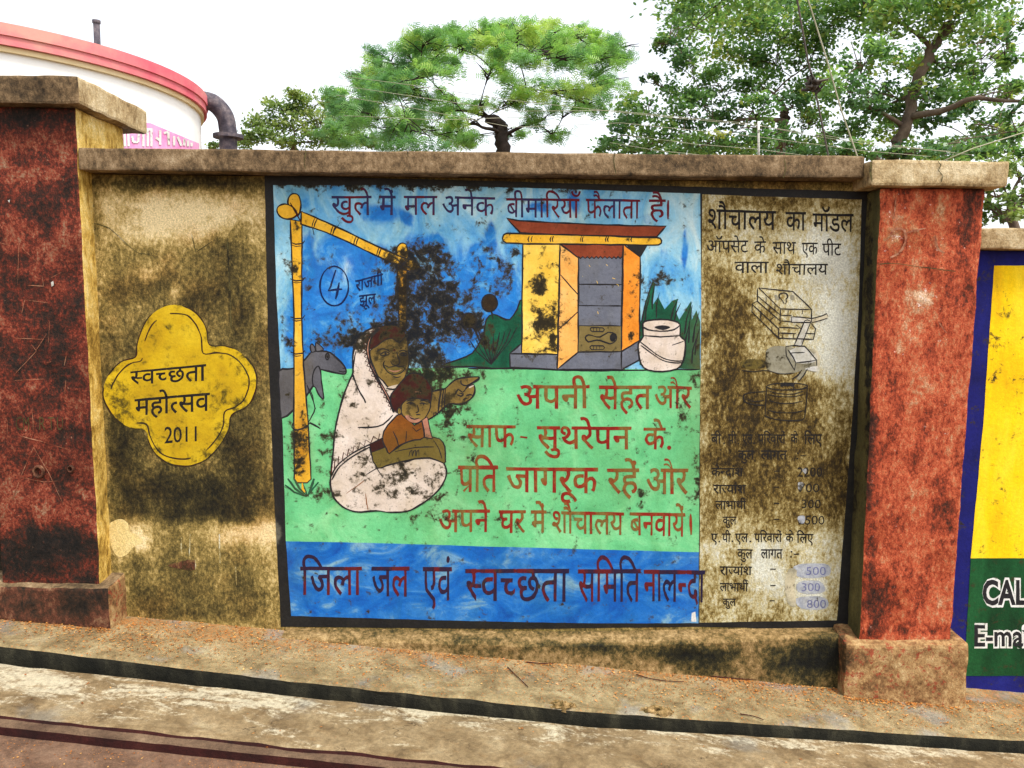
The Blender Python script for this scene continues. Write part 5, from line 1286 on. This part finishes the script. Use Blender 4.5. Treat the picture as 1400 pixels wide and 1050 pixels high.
# ---- wire fence and hanging ropes above the wall
fence = thing('wire_fence', 'thin wire fence strung over the coping with one white post', 'fence', (1.05, .5, 2.0))
fy = .9
def FP(px, py, y=None): return W(px, py, fy if y is None else y)
bm = bmesh.new(); tube(bm, [FP(1038, 240), FP(1037, 190), FP(1037, 166)], .006, 8); tube(bm, [FP(1034, 172), FP(1041, 172)], .004, 6); emit('post', bm, M['whitelet'], fence, False, False)
for pts in ([(475, 105), (560, 116), (700, 137), (860, 155), (1037, 172), (1200, 196), (1330, 212)], [(460, 116), (560, 131), (700, 152), (834, 151), (1037, 170)], [(460, 130), (560, 147), (700, 174), (850, 168), (1037, 187), (1180, 206), (1272, 214)],
            [(850, 184), (950, 197), (1037, 204), (1110, 214)], [(834, 195), (900, 206), (960, 212)], [(1037, 171), (1100, 184), (1200, 199), (1300, 207)], [(470, 158), (600, 164), (720, 160)]):
    bm = bmesh.new(); tube(bm, [FP(*q) for q in pts], .0013, 5); emit('wire', bm, M['wire'], fence, False, False)
def rope(label, pts, rad, mat, knots=(), y=.6):
    t = thing('hanging_cable', label, 'cable', W(*pts[-1], y), 'cables hanging over the wall')
    bm = bmesh.new(); tube(bm, [W(*q, y) for q in pts], rad, 6); emit('cable', bm, M[mat], t, False, False)
    for (kx, ky) in knots:
        bm = bmesh.new(); c = W(kx, ky, y)
        for i in range(7):
            a = [c + Vector((rng.normal() * .022, rng.normal() * .02, rng.normal() * .03)) for _ in range(5)]
            tube(bm, a, .008, 6)
        emit('knot', bm, M[mat], t, False, False)
rope('darker cable with a tangled knot, hanging before the trees', [(1080, -120), (1090, 0), (1104, 80), (1112, 112), (1120, 150), (1128, 190), (1133, 216), (1136, 235)], .005, 'rope', [(1111, 116)])
rope('pale straight cable slanting down right of the knotted one', [(1085, -100), (1105, 0), (1130, 80), (1150, 150), (1173, 216), (1178, 235)], .004, 'wire')
rope('greenish cord slanting up to the right over the pillar cap', [(1285, 222), (1330, 203), (1400, 181), (1480, 150)], .003, 'wire', (), .5)

# ================================================================== LITTER
M['petal'] = leafmat('dry_orange_petals', [(.1, S(104, 60, 28)), (.4, S(168, 98, 40)), (.7, S(200, 134, 62)), (.95, S(220, 176, 110))], .15)
n = 4200; Qp, Tp = [], []
patch = [(rng.uniform(-1.9, 2.3), rng.uniform(-.30, -.02), rng.uniform(.05, .22)) for _ in range(34)]
for i in range(n):
    if rng.random() < .6:
        c_ = patch[rng.integers(len(patch))]; x = c_[0] + rng.normal() * c_[2] * 1.6; y = c_[1] + rng.normal() * c_[2] * .35
    else:
        x = rng.uniform(-2.3, 2.4); y = -abs(rng.normal()) * .22 - .005
    wallf = -.10 if x > -.6 else (-.005 if x > -1.69 else -.145)
    if x > 1.42 and x < 1.96: wallf = -.17
    if y > wallf: y = wallf - abs(rng.normal()) * .02
    e_ = curve_y(x, EDGE); z = gz(x) + .005
    if y < e_ + .005:
        if rng.random() < .55: continue
        y = y - .12; k_ = curve_y(x, KERB)
        z = gz(x, -.024) if y > k_ + .01 else gz(x, -.04)
        if y < k_ - .045: z = gz(x, -.074)
    a = rng.uniform(0, 6.28); s_ = rng.uniform(.003, .0075); el_ = rng.normal() * .3
    ax = np.array([math.cos(a), math.sin(a), el_ * .5]); bx = np.array([-math.sin(a), math.cos(a), rng.normal() * .3])
    c0_ = np.array([x, y, z])
    Qp.append([c0_ - ax * s_, c0_ - bx * s_ * .45 + [0, 0, .001], c0_ + ax * s_, c0_ + bx * s_ * .45 + [0, 0, .001]]); Tp.append(np.clip(rng.normal(.5, .22), 0, 1))
for i in range(260):
    x = rng.uniform(-2.2, -.2); k_ = curve_y(x, KERB); y = k_ - .06 - abs(rng.normal()) * .15
    a = rng.uniform(0, 6.28); s_ = rng.uniform(.003, .006); c0_ = np.array([x, y, gz(x, -.077)])
    ax = np.array([math.cos(a), math.sin(a), 0.1]); bx = np.array([-math.sin(a), math.cos(a), .1])
    Qp.append([c0_ - ax * s_, c0_ - bx * s_ * .45, c0_ + ax * s_, c0_ + bx * s_ * .45]); Tp.append(np.clip(rng.normal(.55, .2), 0, 1))
lo = leaf_mesh('fallen_petals', Qp, Tp, M['petal'], None)
tag(lo, 'dry orange petals scattered along the foot of the wall', 'petals', kind='stuff')
# twigs and clods
def gp(px, py, dz=0.006):
    d = ray(px, py); t_ = (Z0 + dz - CH) / (d.z - SLOPE * d.x); return Vector((0, -CD, CH)) + d * t_
for lab, pts in (('dark twig leaning out from the foot of the ledge', [(694, 912), (706, 924), (722, 939)]), ('reddish twig lying below the pale plaster patch', [(870, 922), (890, 928), (912, 931), (935, 932)]),
                 ('curled twig near the drain edge', [(1012, 976), (1030, 979), (1044, 984)]), ('short straw against the ledge left of the clods', [(720, 905), (740, 907), (757, 907)]), ('long thin twig along the right end of the ledge', [(970, 924), (1010, 928), (1055, 930)])):
    bm = bmesh.new(); P_ = [gp(*q) for q in smooth(pts, False, 3)]
    tube(bm, P_, [.0025 - .001 * i / len(P_) for i in range(len(P_))], 5)
    tag(emit('twig', bm, M['hair'], None, False, False), lab, 'twig', 'twigs on the footway')
for lab, px, py, s_ in (('brown clod with dead leaves at the drain edge, left of the two', 768, 966, .035), ('mossy clod at the drain edge, right of the two', 898, 974, .045)):
    bm = bmesh.new(); c = gp(px, py, .0)
    bmesh.ops.create_icosphere(bm, subdivisions=3, radius=1)
    for v in bm.verts:
        q_ = Vector(v.co); v.co = Vector((q_.x * s_ * 1.5, q_.y * s_ * .6, q_.z * s_ * .42)) + Vector(mnoise.noise_vector(q_ * 2.5 + Vector((px, 0, 0)))) * s_ * .45
        v.co += Vector(mnoise.noise_vector(q_ * 7)) * s_ * .16 + c + Vector((0, .01, -.004))
    tag(emit('clod', bm, M['ledge'], None, False, True), lab, 'clod', 'clods on the footway')
